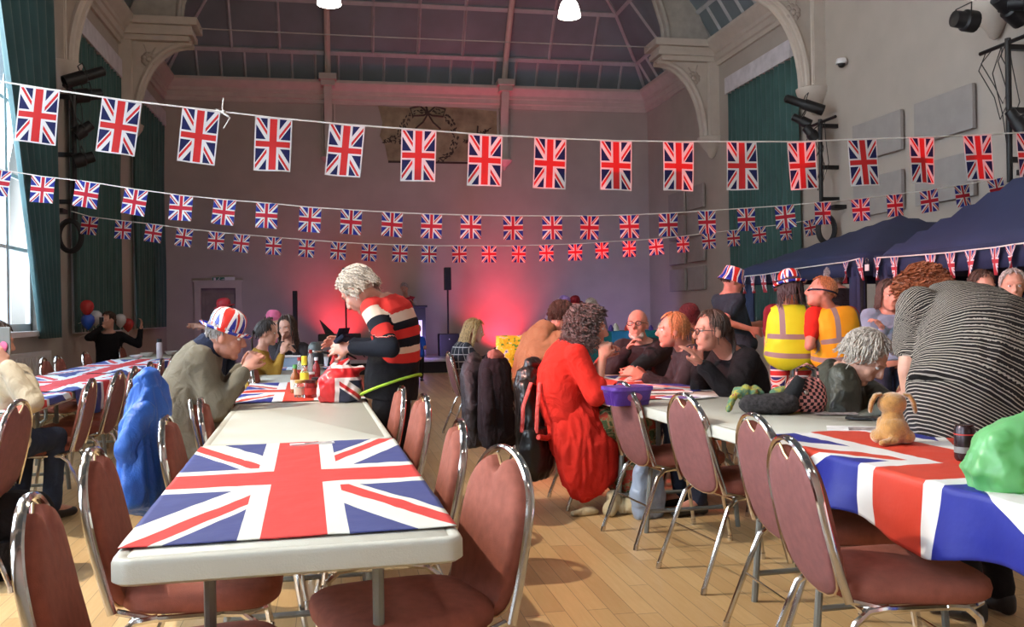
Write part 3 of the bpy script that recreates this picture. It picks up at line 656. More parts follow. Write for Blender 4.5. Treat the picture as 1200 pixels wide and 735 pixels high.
# ================================================================ banquet chairs
UPH = mat('terracotta_upholstery', (.27, .078, .052), .9, var=.14, vs=30, bump=.25, bs=420)
UPB = mat('maroon_upholstery_back', (.20, .07, .068), .8, var=.12, vs=30, bump=.2, bs=420)
def chairproto():
    t = thing('banquet_chair', (0, 0, 0), 0, '', 'chair')
    top = .865
    def bk(x, z, off=0):           # leaning back plane
        k = (z-.42)/.445; return V((x, -.205-.095*k-.012*sin(k*pi)+off, z))
    def hw(z):
        k = (z-.42)/(top-.42)
        return .212-.035*k if k < .62 else max(.001, .190*sqrt(max(0, 1-((k-.62)/.385)**2)))
    fr = [bk(-hw(z), z) for z in (.43, .5, .58, .66, .70)]+[bk(-.190*cos(a), .696+.169*sin(a)) for a in [pi*i/22 for i in range(1, 22)]]+[bk(hw(z), z) for z in (.70, .66, .58, .5, .43)]
    MB().loft([(p, .0085, .0135) for p in fr], None, 8).build('back_frame', CHROME, t)
    pts = []
    for i in range(9): a = -pi/2-(i+.5)/9*pi/2; pts.append((.155*cos(a), .50+.10*sin(a)*.95))
    pts = [(0, .405)]+[(.17*sin(a), .49-.085*cos(a)) for a in [radians(q) for q in (25, 45, 65, 82)]]
    side = [(.183, .55), (.184, .62), (.180, .69)]+[(.176*cos(a), .696+.150*sin(a)) for a in [radians(q) for q in (15, 30, 45, 58, 68)]]
    notch = [(.052, .838), (.028, .812), (0, .798)]
    half = pts+side+notch; full = half+[(-x, z) for x, z in half[::-1] if x > 0]
    cen = (0, .62)
    for nm, d0, d1, m in (('backrest', -.002, .036, UPH), ('back_panel', -.016, -.002, UPB)):
        mb = MB(); rings = [(1.0, d0 if nm == 'backrest' else d1), (1.0, (d0+d1)/2), (.965, d1-.004 if nm == 'backrest' else d0+.003), (.80, d1 if nm == 'backrest' else d0), (.4, d1+.004 if nm == 'backrest' else d0-.001)]
        n = len(full)
        for s_, d in rings:
            for x, z in full: mb.v.append(bk(cen[0]+(x-cen[0])*s_, cen[1]+(z-cen[1])*s_, d))
        for k in range(len(rings)-1):
            for i in range(n): mb.face((k*n+i, k*n+(i+1) % n, (k+1)*n+(i+1) % n, (k+1)*n+i))
        mb.face(range(n)); mb.face([(len(rings)-1)*n+i for i in range(n)])
        mb.build(nm, m, t, ang=60)
    mb = MB(); mb.ring([bk(x*1.012, .62+(z-.62)*1.012, -.004) for x, z in full], .0038, 5); mb.build('piping', BRASSP, t)
    # seat
    mb = MB()
    def sr(s_, z):
        r = []
        for i in range(40):
            a = 2*pi*i/40; cx, sy = cos(a), sin(a); e = .5
            x = .225*math.copysign(abs(cx)**e, cx); y = .02+.225*math.copysign(abs(sy)**e, sy); x *= (1+.12*(y)/.225)*.94
            r.append(V((x*s_, .02+(y-.02)*s_, z)))
        return r
    R_ = [sr(.95, .415), sr(1.0, .425), sr(1.02, .448), sr(1.0, .468), sr(.93, .480), sr(.7, .488), sr(.3, .492)]
    for r in R_: mb.v += r
    for k in range(len(R_)-1):
        for i in range(40): mb.face((k*40+i, k*40+(i+1) % 40, (k+1)*40+(i+1) % 40, (k+1)*40+i))
    mb.face(range(40)); mb.face([6*40+i for i in range(40)]); mb.build('seat', UPH, t, ang=70)
    mb = MB()
    for s in (-1, 1): mb.tube([(s*.19, -.2, .43), (s*.2, -.1, .405), (s*.2, .16, .405), (s*.17, .2, .405), (0, .21, .405)], .010, 7)
    mb.tube([(-.2, -.16, .405), (.2, -.16, .405)], .009, 6)
    mb.tube([(-.2, -.25, .22), (.2, -.25, .22)], .005, 5).tube([(-.195, .21, .24), (.195, .21, .24)], .005, 5)
    mb.build('seat_frame', CHROME, t)
    for s in (-1, 1):
        MB().tube([(s*.2, -.09, .408), (s*.205, -.15, .402), (s*.208, -.19, .37), (s*.212, -.22, .30), (s*.225, -.33, .02)], .0115, 8).loft([((s*.2245, -.326, .03), .014, .014), ((s*.226, -.332, 0), .014, .014)], None, 8).build('leg', CHROME, t)
        MB().tube([(s*.2, .08, .408), (s*.2, .14, .402), (s*.2, .175, .37), (s*.202, .19, .30), (s*.21, .235, .02)], .0115, 8).loft([((s*.21, .233, .03), .014, .014), ((s*.21, .236, 0), .014, .014)], None, 8).build('leg', CHROME, t)
    return t
CH = [None]; FACE = {'R': -pi/2+TA, 'L': pi/2+TA}
def chair(u, v, f, label, turn=0, group=None):
    """u, v: where the top of the back stands in the table frame"""
    rz = (FACE[f] if isinstance(f, str) else radians(f)+TA)+radians(turn); p = T(u, v); off = Matrix.Rotation(rz, 3, 'Z') @ V((0, -.30, 0)); p = p-off
    if CH[0] is None: CH[0] = chairproto(); CH[0].location = p; CH[0].rotation_euler = (0, 0, rz); CH[0]['label'] = label; CH[0]['group'] = group or 'banquet chairs'; return CH[0]
    return dup(CH[0], p, rz, label, group or 'banquet chairs')
G1, G2, G3, G4, G5 = 'chairs along the centre tables, left side', 'chairs along the centre tables, right side', 'chairs along the right tables', 'chairs along the left tables, near side', 'chairs along the left tables, window side'
chair(-.60, 2.20, 'R', 'nearest banquet chair at bottom left, its oval back beside the table corner', 4, G1)
chair(-.63, 2.95, 'R', 'banquet chair on the left of the flag table, second from the front', 0, G1)
chair(-.55, 3.84, 'R', 'banquet chair with the blue jacket over its back', 0, G1)
chair(-.50, 4.62, 'R', 'banquet chair just in front of the man in the union flag hat', 3, G1)
chair(-.63, 5.42, 'R', 'banquet chair under the man in the grey jumper', 0, G1)
chair(-.42, 7.55, 'R', 'banquet chair right behind the elbow of the man in the grey jumper', 0, G1)
chair(-.50, 8.3, 'R', 'banquet chair under the ponytail girl in mustard', 0, G1)
chair(.555, 2.60, 'L', 'large banquet chair right of the near table turned towards the camera', 14, G2)
chair(.54, 3.30, 'L', 'banquet chair edge on just behind the large right hand chair', -2, G2)
chair(.55, 4.42, 'L', 'banquet chair behind the table joint right of the flag cloth', 3, G2)
chair(.50, 4.98, 'L', 'banquet chair at the hip of the woman in the striped jumper', 0, G2)
chair(.66, 5.9, 'L', 'banquet chair behind the legs of the woman in the striped jumper', -6, G2)
chair(1.40, 2.52, 'R', 'nearest banquet chair on the right, its wide seat facing the flag cloth', -8, G3)
chair(1.60, 3.12, 'R', 'banquet chair overlapped by the nearest one on the right', -4, G3)
chair(1.70, 4.00, 'R', 'banquet chair in the middle of the empty ones at the right table', 4, G3)
chair(1.68, 4.80, 'R', 'banquet chair beside the purple tub at the right table', 4, G3)
chair(1.62, 5.82, 'R', 'banquet chair carrying the woman in the red cardigan', 0, G3)
chair(1.45, 6.95, 'R', 'banquet chair hung with the two black coats', 0, G3)
chair(1.42, 9.4, 'R', 'banquet chair of the blonde woman in a plaid shirt', 0, G3)
chair(3.0, 5.95, 'L', 'banquet chair behind the woman with glasses in black', 0, G3)
chair(3.1, 6.75, 'L', 'banquet chair behind the red haired woman in profile', 0, G3)
chair(3.12, 7.5, 'L', 'banquet chair behind the bald man with glasses', 0, G3)
chair(3.35, 4.55, 'L', 'banquet chair behind the grey haired man in the dark jacket', 0, G3)
chair(3.15, 5.25, 'L', 'banquet chair beyond the checked bag on the far side of the right table', -10, G3)
for v, lab, tn in ((4.87, 'banquet chair cut by the left edge of the view near the black bag', -4), (6.42, 'banquet chair at the left tables, nearest of those beyond the cut one', 2), (7.32, 'banquet chair at the left tables, behind the nearest of the row', -3),
        (7.95, 'banquet chair at the left tables, third of the near side row', 2), (8.7, 'banquet chair at the left tables, fourth of the near side row', 0), (9.4, 'banquet chair at the left tables, fifth of the near side row', 3), (10.2, 'banquet chair at the left tables, sixth of the near side row', 0), (11.0, 'banquet chair at the left tables, seventh of the near side row', -2), (11.8, 'banquet chair at the far end of the left tables', 0)):
    chair(-1.36, v, 'L', lab, tn, G4)
for v, lab in ((9.2, 'banquet chair on the window side beside the radiator'), (10.2, 'banquet chair on the window side, second beyond the radiator'), (10.75, 'banquet chair on the window side, third beyond the radiator'), (12.0, 'banquet chair on the window side before the man in black'), (14.2, 'banquet chair alone below the far left curtain')):
    chair(-2.62, v, 'R', lab, 0, G5)
# ================================================================ folding tables
TT = mat('ivory_plastic_tabletop', (.53, .525, .46), .42, var=.03, vs=4, bump=.12, bs=260)
TH = .74
def tableproto():
    t = thing('folding_table', (0, 0, 0), 0, '', 'table'); W, L = .765, 1.765
    def rr(dx, n=6, r=.05):
        hx, hy = W/2-dx, L/2-dx; r = max(.005, r-dx); o = []
        for cx, cy, a0 in ((hx-r, hy-r, 0), (-hx+r, hy-r, 90), (-hx+r, -hy+r, 180), (hx-r, -hy+r, 270)):
            for k in range(n+1): a = radians(a0+90*k/n); o.append((cx+r*cos(a), cy+r*sin(a)))
        return o
    mb = MB(); lv = [(.012, TH-.058), (.0, TH-.05), (-.0, TH-.012), (.004, TH-.003), (.010, TH), (.028, TH), (.031, TH-.0025), (.034, TH-.0025), (.037, TH)]
    n = len(rr(0))
    for d, z in lv: mb.v += [V((x, y, z)) for x, y in rr(d)]
    for k in range(len(lv)-1):
        for i in range(n): mb.face((k*n+i, k*n+(i+1) % n, (k+1)*n+(i+1) % n, (k+1)*n+i))
    mb.face(range(n)); mb.face([(len(lv)-1)*n+i for i in range(n)]); mb.build('tabletop', TT, t, ang=50)
    for s in (-1, 1):
        y = s*(L/2-.24)
        for x in (-.2, .2): MB().tube([(x, y, TH-.05), (x, y, .40), (x*1.25, y+s*.0, .36), (x*1.4, y, .0)], .0145, 8).build('leg', GREYM, t)
        MB().tube([(-.3, y, TH-.07), (.3, y, TH-.07)], .012, 6).build('crossbar', GREYM, t); MB().tube([(-.27, y, .12), (.27, y, .12)], .012, 6).build('foot_bar', GREYM, t); MB().tube([(0, y-s*.02, TH-.08), (0, y-s*.38, TH-.06)], .008, 6).build('brace', GREYM, t)
    return t
TB = [None]
def table(u, v, label, group):
    p = T(u, v)
    if TB[0] is None: TB[0] = tableproto(); TB[0].location = p; TB[0].rotation_euler = (0, 0, TA); TB[0]['label'] = label; TB[0]['group'] = group; return
    dup(TB[0], p, TA, label, group)
UA, UB, UC = -.035, -2.01, 2.135; VA = 2.07; LT = 1.775
for k, lab in enumerate(('nearest folding table with the big flag cloth', 'bare ivory folding table behind the flag table', 'folding table crowded with jars and the red bag', 'folding table with the thermos, beyond the jars', 'folding table beside the girl facing us', 'last folding table of the centre row')):
    table(UA, VA+LT/2+k*LT, lab, 'centre row of folding tables')
for k, lab in enumerate(('left folding table nearest, behind the person in cream', 'left folding table second from the front', 'left folding table third from the front', 'left folding table with the tall flask', 'last left folding table by the curtains')):
    table(UB, 5.35+LT/2+k*LT, lab, 'left row of folding tables')
for k, lab in enumerate(('right folding table under the draped union flag', 'bare right folding table with the checked bag', 'right folding table with the purple tub', 'right folding table beside the bald man', 'far right folding table beside the plaid shirt woman')):
    table(UC, 1.61+LT/2+k*LT, lab, 'right row of folding tables')
# ================================================================ flag cloths
CL1 = flagmat('flag_cloth', 42, 30, rough=.8, red=(.55, .032, .026), wht=(.62, .62, .56), blu=(.035, .045, .18))
CL2 = flagmat('flag_cloth_vivid', 46, 30, rough=.55, red=(.60, .045, .02), wht=(.74, .73, .72), blu=(.012, .02, .24))
CL3 = flagmat('flag_cloth_sheet', 50, 30, rough=.7, red=(.60, .04, .05), wht=(.66, .74, .82), blu=(.03, .05, .25))
def cloth(name, label, u0, u1, v0, v1, m, hang_l=0, hang_r=0, hang_n=0, hang_f=0, nu=60, nv=110, amp=.0015, swap=True, seed=1, ripple=0.0):
    e = .3835
    uc = UA if abs((u0+u1)/2-UA) < .5 else (UB if (u0+u1)/2 < 0 else UC); L_, R_ = uc-e, uc+e
    U0, U1 = u0-hang_l, u1+hang_r; V0_, V1_ = v0-hang_n, v1+hang_f
    def fold(a, lo, hi, hl, hr):   # returns position, drop
        if a < lo: d = lo-a; return lo-.004-.012*min(1, d*8), d
        if a > hi: d = a-hi; return hi+.004+.012*min(1, d*8), d
        return a, 0
    def fn(a, b):
        q = U0+(U1-U0)*a; r = V0_+(V1_-V0_)*b
        x, dx = fold(q, L_-.002, R_+.002, hang_l, hang_r); y, dy = fold(r, v0 if hang_n else -1e3, v1 if hang_f else 1e3, 0, 0)
        d = max(dx, dy); n = noise.noise(V((q*5+seed, r*5, 0)))+.6*noise.noise(V((q*13, r*11+seed, 3)))
        if dx: x += (-1 if q < L_ else 1)*(.02*min(1, dx*6)*(sin(r*11+seed)+.5*sin(r*23)))*min(1, dx*5)
        z = TH+.0045+abs(n)*amp*1.5-d
        if q < L_+.0 and hang_l: z += ripple*sin(r*9+seed)*dx*3
        return T(x, y, z)
    mb = MB(); mb.grid(fn, nu, nv)
    if swap: mb.uv = {k: [(b, a) for a, b in q] for k, q in mb.uv.items()}
    o = mb.build(name, m, ang=180, fix=False); s = o.modifiers.new('s', 'SOLIDIFY'); s.thickness = .0015; s.offset = 1
    return tag(o, label, 'tablecloth', 'union flag cloths')
cloth('tablecloth', 'large union flag cloth laid flat on the nearest table', UA-.378, UA+.378, VA+.10, VA+LT-.05, CL1, amp=.0025)
cloth('tablecloth', 'union flag cloth under the jars and red bag', UA-.38, UA+.38, VA+2*LT+.03, VA+3*LT-.1, CL2, hang_l=.10, hang_r=.06, amp=.004, seed=4)
cloth('tablecloth', 'union flag cloth farther along the centre row by the girl facing us', UA-.38, UA+.38, VA+4*LT-.2, VA+5*LT-.4, CL3, hang_l=.05, amp=.004, seed=6)
cloth('tablecloth', 'glossy union flag draped over the edge of the right table', UC-.38, UC+.38, 1.55, 1.61+LT+.02, CL2, hang_l=.20, hang_r=.15, amp=.004, nu=90, seed=2, ripple=.05)
cloth('tablecloth', 'union flag cloth on the right table beyond the purple tub', UC-.38, UC+.38, 1.61+2*LT+.25, 1.61+3*LT, CL2, amp=.004, seed=9)
cloth('tablecloth', 'union flag cloth at the near end of the left tables', UB-.38, UB+.38, 5.55, 7.0, CL3, hang_l=.05, hang_r=.05, amp=.006, seed=3)
cloth('tablecloth', 'union flag cloth hanging over the middle of the left tables', UB-.38, UB+.38, 7.1, 9.2, CL3, hang_r=.22, amp=.006, seed=5)
cloth('tablecloth', 'union flag cloth on the far left table by the tall flask', UB-.38, UB+.38, 9.3, 12.3, CL3, hang_r=.08, amp=.006, seed=8)
# ================================================================ people
import numpy as np
def cloth_mat(name, fn, rough=.9, sheen=0, bump=.25, bs=300):
    m = bpy.data.materials.new(name); m.use_nodes = True; t = NT(m); b = t.n['Principled BSDF']
    b.inputs['Roughness'].default_value = rough; b.inputs['Sheen Weight'].default_value = sheen; b.inputs['Specular IOR Level'].default_value = .2
    t.base(fn(t)); t.bump(t.noise(bs, 2), bump, .003); MATS[name] = m; return m
SKIN = mat('fair_skin', (.58, .30, .215), .5, var=.10, vs=20, bump=.06, bs=90)
SKINR = mat('ruddy_skin', (.56, .25, .18), .5, var=.12, vs=18, bump=.08, bs=90)
LIP = mat('lips', (.42, .12, .10), .45, var=.05)
EYEW = mat('eye_white', (.75, .72, .70), .2, var=0); IRIS = mat('dark_iris', (.05, .04, .035), .15, var=0)
def bandfn(bands):
    def f(t):
        a = t.m('MULTIPLY', t.m('ADD', t.attr('along')[2], .2), 1/.8)
        return t.ramp(a, [((p+.2)/.8, c) for p, c in bands], True)
    return f
_r, _k, _c = (.60, .035, .03), (.010, .012, .02), (.72, .55, .45)
JUMPER = cloth_mat('striped_knit', bandfn([(-.2, _k), (.11, _r), (.165, _c), (.20, _k), (.245, _r), (.295, _k), (.335, _c), (.385, _r)]))
def fine(t):
    a = t.m('FRACT', t.m('MULTIPLY', t.attr('along')[2], 1/.0105)); return t.mix(t.m('LESS_THAN', a, .30), (.020, .017, .018), (.40, .35, .30))
STRIPE = cloth_mat('fine_striped_jersey', fine)
def plaid(t):
    x, y, z = t.sep(t.coord()); g = lambda q, w_, s: t.m('LESS_THAN', t.m('FRACT', t.m('MULTIPLY', q, 1/w_)), s)
    l = t.m('MAXIMUM', g(t.m('ADD', x, y), .085, .1), g(z, .075, .12)); return t.mix(l, (.03, .03, .04), (.42, .38, .38))
PLAID = cloth_mat('dark_plaid_flannel', plaid)
def vest(c):
    def f(t):
        a = t.attr('along')[2]; l = t.m('ABSOLUTE', t.attr('lat')[2]); w_ = lambda q, m_, h: t.m('LESS_THAN', t.m('ABSOLUTE', t.m('SUBTRACT', q, m_)), h)
        b = t.m('MAXIMUM', w_(a, .20, .022), w_(a, .035, .022)); v = t.m('MULTIPLY', w_(l, .115, .022), t.m('GREATER_THAN', a, .20))
        return t.mix(t.m('MAXIMUM', b, v), c, (.30, .25, .25))
    return f
VESTY = cloth_mat('high_visibility_yellow', vest((.62, .78, .03)), .55); VESTY_LIT = cloth_mat('high_visibility_yellow_red_lit', vest((.85, .42, .02)), .55)  # second vest is the yellow one with red light painted in as orange
HOOP = cloth_mat('purple_hooped_shirt', lambda t: t.mix(t.m('LESS_THAN', t.m('FRACT', t.m('MULTIPLY', t.attr('along')[2], 1/.1)), .5), (.06, .03, .09), (.62, .52, .72)))
FLORAL = cloth_mat('floral_skirt_print', lambda t: t.ramp(t.noise(16, 3, dist=1), [(.3, (.05, .07, .03)), (.45, (.22, .16, .08)), (.55, (.35, .05, .03)), (.7, (.10, .11, .05))], True))
def plain(name, col, **k):
    new = name not in MATS; m = mat(name, col, k.pop('rough', .9), var=k.pop('var', .12), vs=k.pop('vs', 8), **k)
    if new:
        m.node_tree.nodes['Principled BSDF'].inputs['Specular IOR Level'].default_value = .18 if m.node_tree.nodes['Principled BSDF'].inputs['Roughness'].default_value > .65 else .5
        t = NT(m); f = t.noise(7, 3, dist=1.6); g = t.noise(220, 2); t.bump(t.m('ADD', t.m('MULTIPLY', f, 1.0), t.m('MULTIPLY', g, .05)), .55, .035)
    return m
GREYK = plain('grey_green_knit', (.150, .135, .105)); NAVYC = plain('navy_cotton', (.015, .02, .045)); BLKC = plain('black_cotton', (.012, .011, .013)); DARKC = plain('charcoal_fabric', (.035, .03, .034))
REDC = plain('scarlet_jersey', (.62, .028, .018)); MUST = plain('mustard_cotton', (.36, .20, .035)); CREAM = plain('cream_fleece', (.55, .47, .34)); BROWN = plain('tan_hoodie_fleece', (.22, .13, .065))
BLUEC = plain('royal_blue_cotton', (.02, .085, .50)); LBLUE = plain('light_blue_cotton', (.22, .31, .42)); OLIVE = plain('dark_olive_waxed', (.04, .042, .03), rough=.5); TEED = plain('dark_slate_cotton', (.03, .045, .06)); JEANS = plain('dark_denim', (.03, .04, .07))
PINK = plain('pink_fabric', (.65, .15, .28)); MAROON = plain('maroon_fabric', (.2, .02, .03))
HATU = flagmat('union_flag_plastic', 60, 44, rough=.25, red=(.6, .03, .02), wht=(.8, .8, .82), blu=(.02, .03, .3)); TROU = flagmat('union_flag_trouser', 40, 30, rep=5, red=(.55, .03, .03))
def hairm(name, c): return mat(name, c, .55, var=.45, vs=70, bump=.3, bs=150)
H_SIL = hairm('silver_hair', (.50, .43, .36)); H_GREY = hairm('grey_hair', (.34, .31, .29)); H_CURL = hairm('dark_grey_hair', (.115, .085, .08)); H_BRN = hairm('brown_hair', (.055, .028, .018)); H_DBRN = hairm('dark_brown_hair', (.025, .015, .013))
H_BLD = hairm('blonde_hair', (.42, .26, .10)); H_GING = hairm('ginger_hair', (.26, .065, .022)); H_RBL = hairm('strawberry_blonde_hair', (.42, .17, .06)); H_MAR = hairm('maroon_hair', (.13, .015, .02)); H_BLK = hairm('black_hair', (.012, .01, .01))
GRND = lambda px, d: (lambda p: V((p.x, p.y, 0)))(at_d(px, 366, d))
def bez(a, b, c, t): return a*(1-t)**2+b*2*t*(1-t)+c*t*t
def ik(S, Tt, a, b, pole):
    d = Tt-S; L = d.length
    if L > (a+b)*.999: Tt = S+d*((a+b)*.999/L); d = Tt-S; L = d.length
    if L < .08: L = .08
    u = d.normalized(); k = (a*a-b*b+L*L)/(2*L); h = sqrt(max(0, a*a-k*k)); p = V(pole); p = p-u*p.dot(u)
    if p.length < 1e-4: p = u.orthogonal()
    return S+u*k+p.normalized()*h, Tt
def hand(mb, W, d, n, side, curl=.5, s=1.0):
    """W wrist, d along the palm, n palm normal; side +1 right hand"""
    d = d.normalized(); n = (n-d*n.dot(d)).normalized(); x = d.cross(n)*side   # towards the little finger
    mb.loft([(W-d*.02, .024*s, .019*s), (W+d*.015*s, .029*s, .017*s), (W+d*.05*s, .040*s, .016*s), (W+d*.088*s, .041*s, .013*s), (W+d*.096*s, .036*s, .009*s)], x, 12)
    for i, (L, r) in enumerate(((.070, .0090), (.080, .0093), (.074, .0090), (.058, .0080))):
        off = (-.0315+.021*i)*s; b = W+d*.088*s+x*off; a = x*((i-1.5)*.10); fd = (d+a).normalized(); p = b
        for q, (f, cc) in enumerate(((.45, .5), (.32, 1.15), (.23, 1.7))):
            an = curl*cc*(1+.12*i); v = (fd*cos(an)+n*sin(an)); e = p+v*L*f*s*1.1; mb.cap(p, e, r*s*(1-.07*q), r*s*(.94-.08*q), 8); p = e
    b = W+d*.03*s-x*.030*s; v1 = (d*.75-x*.6+n*.35).normalized(); e = b+v1*.045*s; v2 = (d*.9-x*.12+n*.35*(1+curl)).normalized()
    mb.cap(W+d*.02*s-x*.012*s, b, .017*s, .015*s, 8); mb.cap(b, e, .013*s, .0105*s, 8); mb.cap(e, e+v2*.034*s, .0105*s, .0085*s, 8)
def lock(mb, M, az, el, L, vol, wav, curl, r0, sd, cling=-.35, part=0):
    cx = V((0, -.012, .028)); R_ = V((.080, .100, .098)); pts = []; n = max(4, int(L/.02)); fq = 2.0 if curl > .02 else 1.25; rnd = random.Random(sd); ph = rnd.uniform(0, 6.3)
    p = None; e = el; step = L/n; da = rnd.uniform(-.15, .15)
    for k in range(n+1):
        q = V((sin(az)*cos(e)*R_.x, cos(az)*cos(e)*R_.y, sin(e)*R_.z))
        if e > cling or p is None: pos = cx+q*vol*(1.0+.03*rnd.random()); e -= step/.095; az += da*step/.1
        else: pos = p+V((sin(az)*.10, cos(az)*.10, -1)).normalized()*step
        w_ = V((cos(ph+k*1.7), sin(ph+k*1.3), 0))*wav+(V((cos(ph+k*fq), sin(ph+k*fq), .3*sin(k)))*curl)
        p = pos; pts.append(M @ (pos+w_))
    mb.tube(pts, r0, 4, rs=[r0*(1-.6*(i/n)**2) for i in range(n+1)])
def hair_build(root, M, mt, style, far):
    mb = MB(); k = .5 if far else 1
    if style == 'bald_fringe':
        N = int(150*k)
        for i in range(N): a = random.uniform(1.5, 4.8); lock(mb, M, a, random.uniform(-.3, .15), .025, 1.0, .001, 0, .003, i)
        return mb.build('hair', mt, root)
    sh = {'short': 1.02, 'crop': 1.0, 'curly': 1.08, 'bigcurl': 1.10, 'long': 1.05, 'pony': 1.02, 'bob': 1.06}[style]
    mb.ball(M @ V((0, -.022, .036)), .079*sh, .092*sh, .092*sh, 18, 12, R=M.to_3x3())
    N, L, wav, curl, r0, ck = {'short': (330, .055, .002, .002, .0052, -.5), 'crop': (260, .03, .001, 0, .004, -.5), 'curly': (620, .075, .003, .007, .0042, -.4), 'bigcurl': (760, .22, .008, .022, .0040, -.15), 'long': (260, .34, .004, 0, .0052, -.25), 'pony': (240, .10, .001, 0, .0045, -.6), 'bob': (260, .19, .003, 0, .0055, -.25)}[style]
    N = int(N*k); r0 = r0/sqrt(k)
    for i in range(N):
        az = random.uniform(-pi, pi); el = math.asin(random.uniform(-.25 if style in ('short', 'crop', 'curly') else .1, 1)); f = abs(az)
        if f < 1.0 and el < .85: continue
        if f < 1.45 and el < .25: continue
        LL = L*random.uniform(.75, 1.1)
        if f < 1.15: LL = min(LL, .032); 
        lock(mb, M, az, el, LL, sh+(.04 if style != 'bigcurl' else .12*random.random()), wav, curl, r0, i, ck)
    if style == 'pony':
        for i in range(40): a = i*.7; mb.tube([M @ V((.01*cos(a), -.10, .02+.01*sin(a))), M @ V((.022*cos(a), -.135, .0+.02*sin(a))), M @ V((.03*cos(a*1.3), -.14, -.08)), M @ V((.03*cos(a*1.1), -.125, -.20)), M @ V((.012*cos(a), -.12, -.28))], .006, 4)
    return mb.build('hair', mt, root)
def hat_build(root, M, m, kind='bowler'):
    mb = MB()
    if kind == 'bowler': prof = [(.088, .0), (.092, .025), (.092, .055), (.084, .085), (.066, .107), (.038, .120), (.001, .124)]; brim = [(.088, .0), (.105, -.008), (.125, -.008), (.137, .006)]
    elif kind == 'bucket': prof = [(.098, 0), (.092, .05), (.084, .085), (.05, .094), (.001, .096)]; brim = [(.098, .0), (.112, -.025), (.128, -.05)]
    else: prof = [(.090, .0), (.092, .04), (.080, .085), (.05, .11), (.001, .12)]; brim = []
    n = 28; P = brim[::-1]+prof; base = V((0, -.012, .045)); H = M @ Matrix.Translation(base) @ Matrix.Rotation(radians(-6), 4, 'X')
    for r, z in P:
        for i in range(n): a = 2*pi*i/n; mb.v.append(H @ V((r*cos(a)*.92, r*sin(a)*1.08, z)))
    for k in range(len(P)-1):
        for i in range(n):
            q = (k*n+i, k*n+(i+1) % n, (k+1)*n+(i+1) % n, (k+1)*n+i); uv = []
            for kk, ii in ((k, i), (k, i+1), (k+1, i+1), (k+1, i)): r = .16-(P[kk][1]*.75+.02); a = 2*pi*ii/n; r = max(0, r); uv.append((.5+r*cos(a)*3.0, .5+r*sin(a)*3.0))
            mb.face(q, uv)
    o = mb.build('hat', m, root, fix=False); s = o.modifiers.new('s', 'SOLIDIFY'); s.thickness = .003; return o
